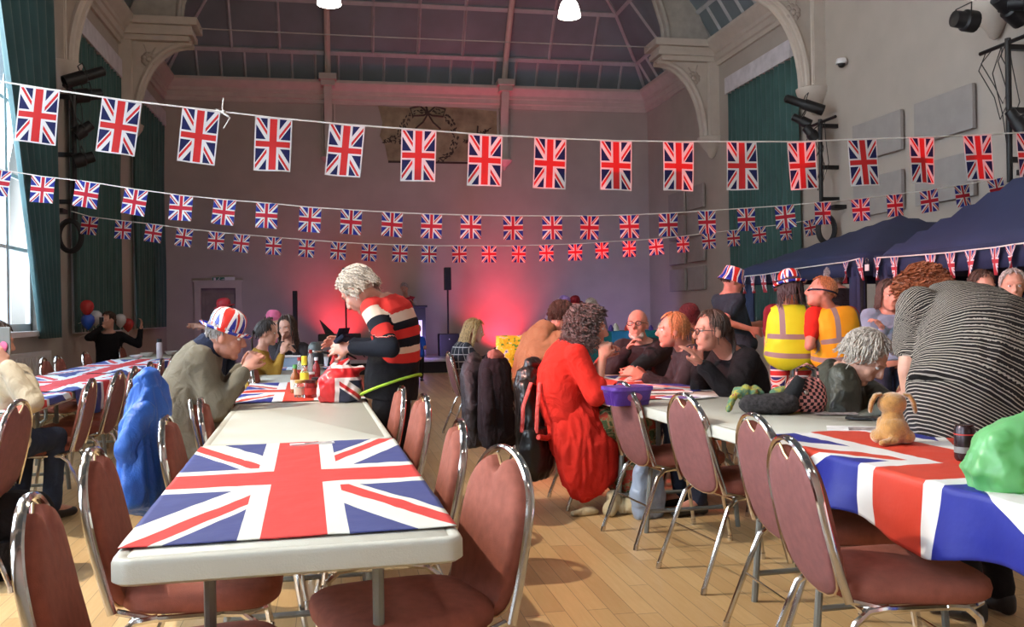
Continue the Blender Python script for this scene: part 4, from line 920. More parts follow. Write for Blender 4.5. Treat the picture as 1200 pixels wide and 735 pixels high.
def person(label, hip, neck, head, face, hd, R=None, L=None, sh=None, hunch=.05, stand=False, fat=1.0, top=None, sleeve='long', tlen=.10, bottom=None, hair=None, hat=None, glasses=False, skin=None, hs=1.0, sc=1.0,
           pr=(0, 0, 0), pl=(0, 0, 0), curl=.7, vest_=None, shoes=None, belly=0, floor=0, knees=None, extra=None, loose=.014, hn=None, shw=.168, category='person', wrinkle=.007, rings=None):
    skin = skin or SKIN; bottom = bottom or JEANS; shoes = shoes or BLKP
    px, hz, d = hip; g = GRND(px, d); rz = -YAW-radians(face); root = thing('person', (g.x, g.y, floor), rz, label, 'person')
    Rw = Matrix.Translation((g.x, g.y, floor)) @ Matrix.Rotation(rz, 4, 'Z'); inv = Rw.inverted(); far = d > 8.8
    tl = lambda q: inv @ (at_d(*q) if not isinstance(q, V) else q)
    Hp = V((0, 0, hz-floor)); N = tl(neck); Hc = tl(head); ax = N-Hp; Ln = ax.length; bk = V((0, -1, 0)); bk = bk-ax.normalized()*bk.dot(ax.normalized())
    if bk.length < .05: bk = V((0, 0, 1))
    bk.normalize(); ctl = (Hp+N)/2+bk*hunch*2; sp = lambda t: bez(Hp, ctl, N, t)
    shy = radians(-(sh if sh is not None else face)+face); lat = V((cos(shy), sin(shy), 0)); latH = V((1, 0, 0)); k = Ln/.50
    def lt(t): return latH.lerp(lat, min(1, max(0, t)))
    ST = [(-.20, .10, .09), (-.12, .148, .118), (0, .168*fat, .125*fat), (.2, .158*fat, .118*fat+belly), (.42, .158*fat, .116*fat+belly*.8), (.62, .168*(fat*.5+.5), .118*(fat*.5+.5)), (.80, .168, .108), (.90, .148, .088), (.97, .10, .068), (1.02, .062, .058)]
    def tor(mb, g_, a=-9, b=9):
        st = []
        for t, rx, ry in ST:
            if t < a or t > b: continue
            p = sp(t) if t >= 0 else Hp+(Hp-sp(.15)).normalized()*(-t)*.5; st.append((p, (rx+g_)*sc_, (ry+g_)*sc_))
        mb.loft(st, lt(.6), 20, 2.3)
    sc_ = sc
    Sh = [sp(.86)+lat*(s*shw*sc)+V((0, 0, -.0)) for s in (1, -1)]; Hj = [Hp+V((s*.088*sc*(.5+.5*fat), 0, -.02)) for s in (1, -1)]
    if stand:
        hz_ = Hp.z; Kn = [V((s*.10*sc, .03*sc, hz_*.54)) for s in (1, -1)]; An = [V((s*.10*sc, -.03, .085*sc)) for s in (1, -1)]
    else:
        Kn = [V((s*.11*sc, .42*sc, Hp.z+.0)) for s in (1, -1)]; An = [V((s*.12*sc, .36*sc, .085)) for s in (1, -1)]
        if knees: An = [V((s*.12*sc, knees, .085)) for s in (1, -1)]
    El, Wr, Hd = [], [], []
    for i, (tg, pole, s) in enumerate(((R, pr, 1), (L, pl, -1))):
        rest = tg is None
        if rest: T_ = Sh[i]+V((s*.06, .10, -.50))*sc if stand else Kn[i]+V((-s*.02, -.10, .10))
        else: T_ = tl(tg)
        e, w_ = ik(Sh[i], T_, .285*sc, .25*sc, V(pole) if any(pole) else V((s*.5, -.4, -1))); El.append(e); Wr.append(w_)
    mb = MB(); tor(mb, 0)
    hn_ = (Hc-N); yaw, pit, rol = hd
    HM = Matrix.Translation(Hc) @ Matrix.Rotation(radians(-(yaw-face)), 4, 'Z') @ Matrix.Rotation(radians(-pit), 4, 'X') @ Matrix.Rotation(radians(rol), 4, 'Y') @ Matrix.Scale(hs, 4)
    mb.cap(N-ax.normalized()*.03, HM @ V((0, -.025, -.05)), .060*sc, .052*sc, 14)
    h = lambda x, y, z: HM @ V((x, y, z)); R3 = HM.to_3x3()
    B = lambda c, a, b_, c_, n=14: mb.ball(h(*c), a, b_, c_, n, 10, R=R3)
    B((0, -.012, .028), .077, .097, .094, 18); B((0, .025, -.035), .060, .066, .078, 16); B((0, .062, -.092), .028, .026, .022); B((0, .03, -.07), .052, .05, .035)
    for s in (-1, 1):
        B((s*.036, .054, -.024), .024, .026, .026); mb.ball(h(s*.078, -.008, -.004), .010*hs, .020*hs, .032*hs, 10, 8, R=R3); mb.cap(h(s*.014, .088, .030), h(s*.048, .072, .032), .0085*hs, .007*hs, 8); mb.cap(h(s*.022, .078, .0205), h(s*.044, .070, .0195), .0055*hs, .005*hs, 6); mb.cap(h(s*.022, .078, -.001), h(s*.044, .070, 0), .006*hs, .005*hs, 6)
    mb.cap(h(0, .086, .022), h(0, .108, -.020), .0085*hs, .0135*hs, 8); mb.ball(h(0, .100, -.026), .017*hs, .013*hs, .010*hs, 8, 6, R=R3)
    mb.cap(h(-.019, .083, -.050), h(.019, .083, -.050), .0085*hs, .0085*hs, 8); mb.cap(h(-.016, .083, -.061), h(.016, .083, -.061), .009*hs, .009*hs, 8)
    for i in (0, 1):
        s = 1-2*i; mb.cap(Sh[i]-lat*(s*.03), Sh[i], .062*sc, .058*sc); mb.cap(Sh[i], El[i], .054*sc*(.6+.4*fat), .040*sc, 12); mb.cap(El[i], Wr[i], .041*sc, .026*sc, 12)
        fd = (Wr[i]-El[i]).normalized()
        nrm = (V((-s, .3, -.3)) if hn is None else V(hn[i]))
        hand(mb, Wr[i]+fd*.012, fd, nrm, s, curl, sc*1.0)
        mb.cap(Hj[i], Kn[i], .078*sc*(.5+.5*fat), .056*sc, 14); mb.cap(Kn[i], An[i], .053*sc, .036*sc, 12); mb.cap(An[i], An[i]+V((s*.015, .15*sc, -.045)), .036*sc, .028*sc, 10)
    vox = min(.018, max(.0058, d*.00112)); me = remesh(mb, vox, 2, .4)
    lp = [h(0, .088, -.0555)]
    me.materials.append(skin); me.materials.append(LIP)
    for p in me.polygons:
        if (p.center-lp[0]).length < .026*hs:
            q = HM.inverted() @ p.center
            if abs(q.x) < .024 and -.067 < q.z < -.045 and q.y > .082: p.material_index = 1
    me.materials.clear(); body = link('body', me, [skin, LIP], root, ang=180)
    # eyes
    if yaw is not None and abs((yaw % 360)-180) < 110:
        for s in (-1, 1):
            e = MB(); e.cur = 0; e.ball(h(s*.031, .0720, .010), .0125*hs, .0125*hs, .0085*hs, 12, 8, R=R3); e.cur = 1; e.ball(h(s*.031, .0795, .010), .0064*hs, .0055*hs, .0064*hs, 10, 6, R=R3); e.build('eye', [EYEW, IRIS], root)
    # clothes
    def attrs(me_):
        n = len(me_.vertices); co_ = np.empty(n*3); me_.vertices.foreach_get('co', co_); co_ = co_.reshape(-1, 3)
        P = np.array([tuple(sp(t)) for t in np.linspace(0, 1, 25)]); P = np.vstack([P[0]-(P[1]-P[0])/np.linalg.norm(P[1]-P[0])*.25, P, P[-1]+(P[-1]-P[-2])*4]); seg = np.diff(P, axis=0); ln = np.linalg.norm(seg, axis=1); cum = np.concatenate([[0], np.cumsum(ln)])-.25
        best = np.full(n, 1e9); al = np.zeros(n)
        for i in range(len(seg)):
            t = np.clip(((co_-P[i]) @ seg[i])/ln[i]**2, 0, 1); dd = np.linalg.norm(co_-(P[i]+t[:, None]*seg[i]), axis=1); m_ = dd < best; best[m_] = dd[m_]; al[m_] = (cum[i]+t*ln[i])[m_]
        al = al*.50/Ln if Ln else al
        for i in (0, 1):
            for A_, B_, r_, o0, o1 in ((Sh[i], El[i], .085, .40, .20), (El[i], Wr[i], .075, .10, -.14)):
                A2, S2 = np.array(tuple(A_)), np.array(tuple(B_-A_)); t = np.clip(((co_-A2) @ S2)/(S2 @ S2), 0, 1); dd = np.linalg.norm(co_-(A2+t[:, None]*S2), axis=1); m_ = (dd < r_*sc) & (best > ((.15*fat+.03) if fat < 1.5 else .40)*sc); al[m_] = (o0+(o1-o0)*t)[m_]
        me_.attributes.new('along', 'FLOAT', 'POINT').data.foreach_set('value', al.astype(np.float32))
        me_.attributes.new('lat', 'FLOAT', 'POINT').data.foreach_set('value', (co_ @ np.array(tuple(lat))).astype(np.float32))
    cv = min(.022, max(.010, d*.0017))
    def garment(name, build, m, am=None, sm=3, fr=7):
        g_ = MB(); build(g_); me_ = remesh(g_, cv, sm, .5); wobble(me_, wrinkle if am is None else am, fr, len(bpy.data.objects) % 17); attrs(me_)
        if m.name.startswith('union'):
            ul = me_.uv_layers.new(name='UVMap')
            for lp_ in me_.loops: q = me_.vertices[lp_.vertex_index].co; ul.data[lp_.index].uv = (q.x+q.y, q.z)
        return link(name, me_, m, root, ang=180)
    g_ = loose
    def bt(mb):
        tor(mb, g_*.2-.006, -9, .22)
        for i in (0, 1): mb.cap(Hj[i], Kn[i], .088*sc*(.5+.5*fat), .068*sc, 14); mb.cap(Kn[i], An[i]+V((0, 0, .02)), .066*sc, .056*sc, 12)
    garment('trousers', bt, bottom, .006)
    if top is not None:
        def tp(mb):
            tor(mb, g_, -(tlen+.02) if tlen < .2 else -.21, 1.0)
            for i in (0, 1):
                s = 1-2*i; mb.cap(Sh[i]-lat*(s*.04)*sc, Sh[i], (.066+g_*.4)*sc, (.062+g_*.4)*sc)
                e = El[i] if sleeve != 'short' else Sh[i].lerp(El[i], .62)
                if sleeve != 'none': mb.cap(Sh[i], e, (.058*(.6+.4*fat)+g_*.8)*sc, (.048*(.6+.4*fat)+g_*.6)*sc, 12)
                if sleeve == 'long': mb.cap(El[i], El[i].lerp(Wr[i], .93), (.044+g_*.7)*sc, (.032+g_*.5)*sc, 12)
                if sleeve == 'mid': mb.cap(El[i], El[i].lerp(Wr[i], .3), (.044+g_*.7)*sc, (.043+g_*.7)*sc, 12)
            if tlen >= .2 and not stand:
                pass
        garment('top', tp, top)
    if vest_ is not None: garment('vest', lambda mb: (tor(mb, g_+.03, -.21, .98), [mb.cap(Sh[i]-lat*((1-2*i)*.06), Sh[i]-lat*((1-2*i)*.005), .074, .070) for i in (0, 1)]), vest_, .006)
    for i in (0, 1):
        s = 1-2*i; a = An[i]; q = MB(); q.cap(a+V((0, -.02, -.02)), a+V((0, -.03, -.05)), .044*sc, .036*sc); q.cap(a+V((0, 0, -.04)), a+V((s*.02, .16*sc, -.05)), .042*sc, .034*sc, fl=.9); me_ = remesh(q, .011, 2)
        for v in me_.vertices: v.co.z = max(v.co.z, .002)
        link('shoe', me_, shoes, root, ang=180)
    if hair: random.seed(int(px)); hair_build(root, HM, hair[0], hair[1], far)
    if hat: hat_build(root, HM, hat[0], hat[1])
    if glasses:
        q = MB()
        for s in (-1, 1): q.ring([h(s*.033+.024*cos(a), .102, .008+.018*sin(a)) for a in [2*pi*i/16 for i in range(16)]], .0028, 6); q.tube([h(s*.057, .100, .012), h(s*.078, .06, .012), h(s*.082, .0, .005)], .0024, 5)
        q.tube([h(-.009, .103, .010), h(.009, .103, .010)], .0025, 5); q.build('glasses', BLKP, root)
    if extra: extra(root, dict(HM=HM, Sh=Sh, El=El, Wr=Wr, sp=sp, lat=lat, Hp=Hp, h=h, garment=garment, tor=tor, tl=tl, Kn=Kn, An=An))
    return root

# --- woman in the striped jumper
def x1(root, k):
    h = k['h']; MB().ring([k['Hp']+V((.196*cos(a), .015+.172*sin(a), -.06-.06*sin(a))) for a in [2*pi*i/28 for i in range(28)]], .009, 6).build('belt_bag_strap', plain('lime_strap', (.35, .55, .05)), root)
    def sk(mb): mb.loft([(k['Hp']+V((-.0, -.0, .14)), .165, .14), (k['Hp']+V((-.0, .01, -.02)), .185, .155), (k['Hp']+V((.0, .02, -.14)), .18, .155)], (1, 0, 0), 18)
    k['garment']('tunic', sk, BLKC, .006)
    for s in (-1, 1): MB().ball(h(s*.084, -.005, -.04), .006).build('earring', CHROME, root)
person('standing person with cropped silver hair in a red, cream and black striped jumper', (460, .90, 5.45), (446, 350, 5.42), (420, 341, 5.36), -74, (-66, 46, 0), sh=-62, R=(410, 402, 5.6), L=(412, 408, 5.25), hunch=.06, stand=True, top=JUMPER, bottom=BLKC, hair=(H_SIL, 'curly'), skin=SKINR, fat=.92, shw=.15, pl=(-.3, -.6, -.8), pr=(.6, -.5, -.5), extra=x1, tlen=.03, hs=1.06, curl=.55)
b = at_d(403, 397, 5.3); t = thing('wallet_case', (b.x, b.y, b.z), radians(70), 'open navy wallet case held by the person in the striped jumper', 'wallet')
MB().box(-.09, .09, -.012, .012, -.035, .035, Matrix.Rotation(radians(55), 4, 'X')).build('case', NAVYC, t, smooth=False, bevel=.006); MB().box(-.09, .09, .012, .02, -.01, .06, Matrix.Rotation(radians(20), 4, 'X')).build('flap', NAVYC, t, smooth=False, bevel=.004)
# --- man in the union flag hat
def x2(root, k):
    k['garment']('collar', lambda mb: mb.loft([(k['sp'](.93), .125, .10), (k['sp'](1.02), .082, .08), (k['sp'](1.06), .078, .076)], k['lat'], 18), NAVYC, .002)
    for i in (0, 1): MB().loft([(k['El'][i].lerp(k['Wr'][i], .86), .040, .040), (k['El'][i].lerp(k['Wr'][i], 1.0), .036, .036)], None, 14).build('cuff', NAVYC, root)
person('seated person in a union flag bowler hat and grey knitted jumper, chin on fist', (231, .52, 5.25), (246, 405, 5.22), (265, 396, 5.2), 72, (84, 14, 0), R=(286, 435, 5.12), L=(284, 432, 5.42), hunch=.085, top=GREYK, bottom=BLKC, hair=(H_GREY, 'crop'), hat=(HATU, 'bowler'), skin=SKINR, fat=1.25, sh=74, pr=(.1, .5, -1), pl=(-.1, .5, -1), curl=1.3, loose=.026, extra=x2, wrinkle=.012, hs=1.02, belly=.03)
# --- centre table, beyond
person('seated child with a long brown ponytail in a mustard hooded top', (304, .50, 8.3), (307, 408, 8.3), (313, 391, 8.3), 75, (82, 5, 0), R=(330, 416, 8.2), L=(331, 414, 8.5), hunch=.04, top=MUST, hair=(H_DBRN, 'pony'), sc=.82, hs=.92, pr=(.1, .2, -1))
person('seated person with long brown hair facing us, hand at her chin', (339, .52, 9.6), (338, 401, 9.6), (336, 384, 9.55), 170, (192, 8, 0), R=(331, 401, 9.45), L=(345, 412, 9.3), hunch=.03, top=DARKC, hair=(H_BRN, 'long'), sc=.9, hs=.98, curl=1.2)
person('person in a pink woolly hat sitting behind the ponytail child', (321, .52, 11), (321, 392, 11), (321, 379, 11), 120, (120, 5, 0), top=PINK, hat=(PINK, 'cap'), hair=(H_BRN, 'bob'), sc=.9)
person('person in a red bowler hat pointing left by the door', (264, .80, 13), (264, 373, 13), (262, 363, 12.95), -70, (-100, 5, 0), R=(232, 381, 13.2), L=(240, 384, 12.6), stand=True, top=plain('dark_red_top', (.22, .02, .03)), hair=(H_BRN, 'crop'), hat=(plain('glossy_red_hat', (.5, .02, .04), rough=.3), 'bowler'), pr=(1, 0, -.3), pl=(-1, 0, -.3))
# --- left side
def ph(root, k):
    w_ = k['Wr'][0]; MB().box(-.038, .038, -.005, .005, -.07, .07, Matrix.Translation(w_+V((0, .03, .10)))).build('phone', BLKP, root, smooth=False, bevel=.004)
person('person in black by the far left curtain with a phone to one ear', (126, .55, 13.2), (127, 388, 13.2), (127, 376, 13.15), 165, (200, 4, 0), R=(120, 383, 13.05), L=(165, 385, 13.2), top=BLKC, hair=(H_BRN, 'short'), pl=(-.5, 0, -1), pr=(1, 0, -1), extra=None)
b = at_d(119, 377, 13.05); t = thing('mobile_phone', b, 0, 'small pale mobile phone held up by the person in black', 'phone'); MB().box(-.035, .035, -.004, .004, -.07, .07).build('case', WHITEP, t, smooth=False, bevel=.003); MB().box(-.03, .03, -.006, -.004, -.062, .062).build('screen', BLKP, t, smooth=False)
person('person in a cream hooded top at the left edge lifting a phone', (-14, .52, 5.4), (-2, 430, 5.4), (-6, 402, 5.4), 12, (40, 10, 0), R=(8, 428, 5.15), L=(-5, 430, 5.5), top=CREAM, hair=(H_BRN, 'short'), fat=1.2, loose=.03, hunch=.06, pr=(.6, .2, -1), curl=.9, wrinkle=.012)
b = at_d(6, 400, 5.2); t = thing('mobile_phone', b, radians(-30), 'mobile phone with a pink patterned grip held up at the left edge', 'phone')
MB().box(-.04, .04, -.005, .005, -.08, .08).build('case', GREYM, t, smooth=False, bevel=.004); MB().ball((0, -.012, -.03), .03, .008, .03).build('grip', PINK, t)
# --- stage
person('disc jockey in a red waistcoat behind the stage booth', (477, 1.15, 20.95), (475, 347, 20.95), (474, 338, 20.8), 175, (190, 30, 0), R=(470, 355, 20.7), L=(484, 355, 20.7), stand=True, floor=.32, top=plain('pale_shirt', (.5, .42, .5)), vest_=plain('red_waistcoat', (.35, .03, .06)), hair=(H_GREY, 'short'), loose=.01)
person('small boy in a blue T-shirt standing before the stage booth', (489, .50, 17.4), (488.5, 394, 17.4), (488.5, 387, 17.4), 0, (-10, 5, 0), R=(493, 408, 17.5), L=(484, 408, 17.5), stand=True, top=BLUEC, sleeve='short', bottom=BLKC, hair=(H_BLD, 'short'), sc=.68, hs=.86, tlen=.14, hunch=.0, shw=.15, loose=.02)
# --- right table, left side
person('blonde woman in a dark plaid shirt seated before the red wall light', (543, .52, 9.8), (547, 402, 9.8), (556, 388, 9.8), 80, (92, 14, 0), R=(582, 411, 9.7), L=(584, 409, 10), hunch=.05, top=PLAID, hair=(H_BLD, 'long'), bottom=BLKC, pr=(0, 0, -1))
def x12(root, k): k['garment']('hood', lambda mb: (mb.loft([(k['sp'](.80)+V((0, -.10, 0)), .13, .05), (k['sp'](.94)+V((0, -.09, .02)), .13, .07), (k['sp'](1.03)+V((0, -.05, .02)), .10, .07)], k['lat'], 16)), BROWN, .01)
person('seated person in a tan hooded top, half hidden by dark grey curls', (634, .52, 7.0), (646, 388, 7.0), (659, 372, 7.0), 50, (60, 12, 0), R=(665, 425, 6.9), L=(650, 425, 7.3), hunch=.09, top=BROWN, hair=(H_BRN, 'short'), fat=1.2, loose=.03, wrinkle=.014, extra=x12)
def x13(root, k):
    def card(mb):     # long open cardigan hanging beside the chair
        Hp = k['Hp']; mb.loft([(Hp+V((-.0, -.02, .10)), .20, .17), (Hp+V((.06, .02, -.05)), .21, .20), (Hp+V((.14, .06, -.16)), .15, .20), (Hp+V((.16, .07, -.30)), .10, .19), (Hp+V((.16, .10, -.38)), .06, .16), (Hp+V((.15, .12, -.41)), .03, .11)], (1, 0, 0), 20)
    gm = MB(); card(gm); me_ = remesh(gm, .011, 3); wobble(me_, .020, 13, 3, (1.3, 1.3, .16)); link('cardigan_skirt', me_, REDC, root, ang=180)
    def skirt(mb):
        for i in (0, 1): mb.cap(k['Kn'][i]+V((0, -.25, 0)), k['Kn'][i], .12, .11); mb.cap(k['Kn'][i], k['An'][i]+V((0, .02, .08)), .11, .13)
        mb.cap(k['Kn'][0], k['Kn'][1], .10, .10); mb.cap(k['An'][0]+V((0, 0, .1)), k['An'][1]+V((0, 0, .1)), .12, .12)
    k['garment']('skirt', skirt, FLORAL, .014)
person('seated person with grey curls in a long scarlet cardigan, hand at the mouth', (668, .54, 5.85), (674, 402, 5.82), (690, 386, 5.8), 78, (86, 6, 0), R=(706, 421, 5.66), L=(704, 422, 5.98), hunch=.085, top=REDC, bottom=DARKC, hair=(H_CURL, 'bigcurl'), skin=SKINR, fat=1.15, pr=(.5, .3, -1), pl=(-.2, .4, -1), curl=1.1, extra=x13, loose=.022, sleeve='mid', wrinkle=.009, hs=1.08, tlen=.12)
# --- far right of the stage
person('far person in a purple hooped top and cap leaning over by back wall', (646, .85, 15.2), (654, 362, 15.1), (661, 358, 15), 80, (95, 15, 0), stand=True, top=HOOP, hat=(plain('purple_cap', (.3, .2, .5)), 'cap'), hair=(H_GREY, 'short'), hunch=.05)
person('far person in a maroon hat between the hooped top and the grey hood', (675, .85, 15.6), (675, 367, 15.6), (674, 358, 15.5), 170, (200, 5, 0), stand=True, top=DARKC, hat=(MAROON, 'bowler'), hair=(H_BRN, 'short'))
person('far person with white hair seen between seated heads, rightmost by back wall', (693, .85, 15), (693, 368, 15), (693, 359, 15), 20, (20, 5, 0), stand=True, top=plain('grey_violet_top', (.25, .22, .3)), hair=(H_SIL, 'curly'))
# --- right table, far side
person('bald bearded person with glasses in a dark jacket, hand to his cheek', (757, .54, 7.7), (752, 399, 7.65), (747, 381, 7.6), -165, (-158, -4, 0), R=(735, 410, 7.45), L=(742, 432, 7.2), hunch=.04, top=DARKC, hair=(H_GREY, 'bald_fringe'), glasses=True, skin=SKINR, fat=1.3, pr=(.6, .3, -1), curl=.9, loose=.028, wrinkle=.012, hs=1.05,
       extra=lambda root, k: (lambda q: link('beard', q, H_SIL, root, ang=180))(remesh(MB().ball(k['h'](0, .055, -.100), .036, .036, .026).ball(k['h'](.036, .025, -.08), .028, .045, .036).ball(k['h'](-.036, .025, -.08), .028, .045, .036), .009, 2)))
person('seated person in left profile with strawberry blonde hair tied back', (808, .54, 6.7), (802, 405, 6.65), (788, 388, 6.6), -90, (-88, 0, 0), R=(757, 440, 6.75), L=(756, 442, 6.45), hunch=.05, top=DARKC, hair=(H_RBL, 'pony'), skin=SKINR, pl=(-.3, -.3, -1), loose=.025, wrinkle=.01, hs=1.04)
person('person with maroon hair seen behind the strawberry blonde head', (815, .54, 8.6), (812, 388, 8.6), (808, 373, 8.6), 20, (20, 5, 0), top=DARKC, hair=(H_MAR, 'curly'))
def x20(root, k): k['garment']('camisole', lambda mb: mb.loft([(k['sp'](.55)+V((0, .035, 0)), .09, .09), (k['sp'](.80)+V((0, .035, 0)), .07, .09)], k['lat'], 14), plain('grey_camisole', (.1, .1, .12)), .002)
person('seated brown haired person with black glasses in black, one palm raised', (866, .54, 5.85), (853, 411, 5.75), (833, 389, 5.65), -105, (-104, 2, 0), R=(818, 430, 5.8), L=(824, 428, 5.45), hunch=.05, top=BLKC, hair=(H_BRN, 'pony'), glasses=True, skin=SKINR, pl=(-.4, .1, -1), pr=(.4, 0, -1), curl=.35, loose=.028, wrinkle=.012, extra=x20, hs=1.04, fat=1.15, hn=((0, 0, -1), (.2, 0, -1)))
person('standing man in a dark slate T-shirt and a union flag bucket hat', (866, .90, 8.7), (853, 343, 8.7), (859, 330, 8.65), 70, (88, 12, 0), R=(877, 385, 8.45), L=(882, 380, 9.0), stand=True, top=TEED, sleeve='short', bottom=BLKC, hair=(H_BRN, 'crop'), hat=(HATU, 'bucket'), skin=SKINR, fat=1.15, pr=(.3, -.6, -1), hunch=.03)
person('person from behind in a yellow high visibility vest and union flag bowler', (926, .84, 8.0), (927, 357, 8.0), (925, 340, 7.95), 0, (-12, 8, 0), R=(940, 402, 8.25), L=(912, 402, 8.25), stand=True, hunch=.015, top=MAROON, sleeve='short', vest_=VESTY, bottom=TROU, hair=(H_BLK, 'bob'), hat=(HATU, 'bowler'), fat=1.08, hs=1.1, loose=.02)
def x23(root, k): h = k['h']; MB().ring([h(.088*cos(a), .108*sin(a)-.012, .0+.0*sin(a)) for a in [2*pi*i/24 for i in range(24)]], .007, 6).build('headband', NAVYC, root)
person('person from behind in an orange lit yellow vest over a red T-shirt, head turned left', (982, .84, 7.7), (973, 361, 7.7), (962, 343, 7.65), -15, (-75, -10, 14), R=(985, 400, 8.0), L=(958, 402, 7.75), stand=True, hunch=.02, top=REDC, sleeve='short', vest_=VESTY_LIT, hair=(H_RBL, 'crop'), fat=1.1, hs=1.1, extra=x23, skin=SKINR, loose=.02)
person('grey haired person in a dark coat behind the two vests', (985, .9, 9.5), (984, 338, 9.5), (978, 325, 9.5), 30, (40, 5, 0), stand=True, top=BLKC, hair=(H_GREY, 'curly'))
person('grey haired man in a dark olive jacket bent over the right table', (985, .54, 4.95), (992, 432, 4.85), (1014, 420, 4.7), 105, (125, 42, 0), R=(1040, 478, 4.45), L=(1084, 492, 4.55), hunch=.06, top=OLIVE, hair=(hairm('pale_grey_hair', (.42, .37, .32)), 'curly'), skin=SKIN, fat=1.2, loose=.03, wrinkle=.015, pr=(.4, -.2, -1), pl=(-.2, .2, -.6), hs=1.08)
def x25(root, k): k['garment']('shirt_hem', lambda mb: mb.loft([(k['Hp']+V((0, .03, .12)), .275, .215), (k['Hp']+V((0, .02, -.02)), .285, .235), (k['Hp']+V((0, .02, -.13)), .275, .23)], (1, 0, 0), 24), STRIPE, .008)
person('large person from behind in a fine striped T-shirt with ginger curls, bent over the table', (1142, .84, 3.72), (1100, 353, 4.15), (1082, 349, 4.3), -32, (-42, 40, 0), sh=-22, L=(1070, 496, 3.95), R=(1130, 455, 4.4), hunch=.13, extra=x25, stand=True, top=STRIPE, sleeve='short', bottom=BLKC, hair=(H_GING, 'bigcurl'), fat=1.65, belly=.03, loose=.03, pl=(-1, -.3, 0), tlen=.19, wrinkle=.010, hs=1.0, shw=.22)
person('person in a light blue shirt standing in the shade of the near gazebo', (1044, .85, 7.35), (1043, 363, 7.35), (1042, 347, 7.3), 175, (180, 5, 0), stand=True, top=LBLUE, hair=(H_BRN, 'bob'), R=(1052, 385, 7.2), L=(1034, 385, 7.2))
person('dim person in clothes darkened for shade under the near gazebo, left of two', (1152, .85, 6.9), (1152, 352, 6.9), (1151, 337, 6.85), 175, (170, 10, 0), stand=True, top=NAVYC, hair=(H_BRN, 'short'))  # both dim people get dark tops to stand in for gazebo shade
person('dim person in clothes darkened for shade under the near gazebo, by the right edge', (1188, .85, 6.7), (1188, 352, 6.7), (1187, 336, 6.65), 185, (200, 5, 0), stand=True, top=DARKC, hair=(H_GREY, 'short'))
# ================================================================ coats and bags
def soft(name, mb, m, par, vox=.012, amp=.008, fr=12, stretch=(1, 1, 1), sm=3, seed=1):
    me = remesh(mb, vox, sm); wobble(me, amp, fr, seed, stretch); return link(name, me, m, par, ang=180)
def root_at(name, px, py, d, rz, label, cat, grp=None, z=None):
    p = at_d(px, py, d)
    if z is not None: p = at_z(px, py, z) if abs(py-367) > 12 else V((p.x, p.y, z))
    return thing(name, p, rz, label, cat, grp), p
def coat(px, d, ztop, zbot, rz, m, label, wt=.20, wb=.27, th=.09, lining=None, arm=.5, fr=11, amp=.016, seed=1, lean=0, bz=None):
    g = GRND(px, d); t = thing('jacket', (g.x, g.y, 0), rz, label, 'jacket')
    mb = MB(); H_ = ztop-zbot
    mb.loft([((0, lean*.0, ztop), .07, .03), ((0, 0, ztop-.03), wt*.75, th*.7), ((0, -.01, ztop-.12), wt, th), ((0, -.03, ztop-.45*H_), (wt+wb)/2, th*1.1), ((lean*.6, -.04, zbot+.08), wb, th*1.15), ((lean, -.045, zbot), wb*.93, th*.8)], (1, 0, 0), 24)
    soft('jacket_body', mb, m, t, .013, amp, fr, (1.4, 1.4, .22), 3, seed)
    for s in (-1, 1):
        mb = MB(); mb.cap((s*wt*.82, -.02, ztop-.13), (s*(wt+.03), -.07, ztop-.12-arm*.5), .052, .048); mb.cap((s*(wt+.03), -.07, ztop-.12-arm*.5), (s*(wt-.02), -.05, ztop-.12-arm), .048, .040)
        soft('sleeve', mb, m, t, .012, .010, 20, (1, 1, .6), 2, seed+s)
    mb = MB(); mb.loft([((0, -.01, ztop-.04), .10, .055), ((0, -.02, ztop+.02), .085, .055), ((0, -.035, ztop+.035), .05, .03)], (1, 0, 0), 16); soft('collar', mb, lining or m, t, .01, .006, 15, seed=seed)
    return t
cr = -YAW
BJ = plain('bright_blue_nylon', (.012, .10, .46), rough=.5); LEA = mat('black_leather', (.012, .010, .010), .28, var=.2, bump=.35, bs=25); QUI = plain('black_wool', (.016, .015, .02)); QU2 = plain('charcoal_quilt', (.022, .022, .028), rough=.6)
coat(176, 3.86, 1.0, .46, TA-pi/2, BJ, 'bright blue jacket hanging off the back of a chair on the left', .14, .20, .08, arm=.30, seed=12, amp=.036, fr=9, lean=.06)
coat(578, 7.0, .93, .26, cr+radians(60), QUI, 'long black wool coat draped over a chair back, right one of two', .17, .21, .12, lining=plain('coat_lining', (.25, .12, .10)), seed=3, arm=.55)
coat(553, 7.25, .90, .22, cr+radians(70), QU2, 'charcoal quilted coat draped beside the black wool coat, left one of two', .16, .19, .10, lining=QU2, seed=4, arm=.5)
coat(622, 5.95, .92, .27, cr+radians(65), LEA, 'black leather jacket over the chair of the person in scarlet', .17, .20, .11, seed=6, fr=14, amp=.022)
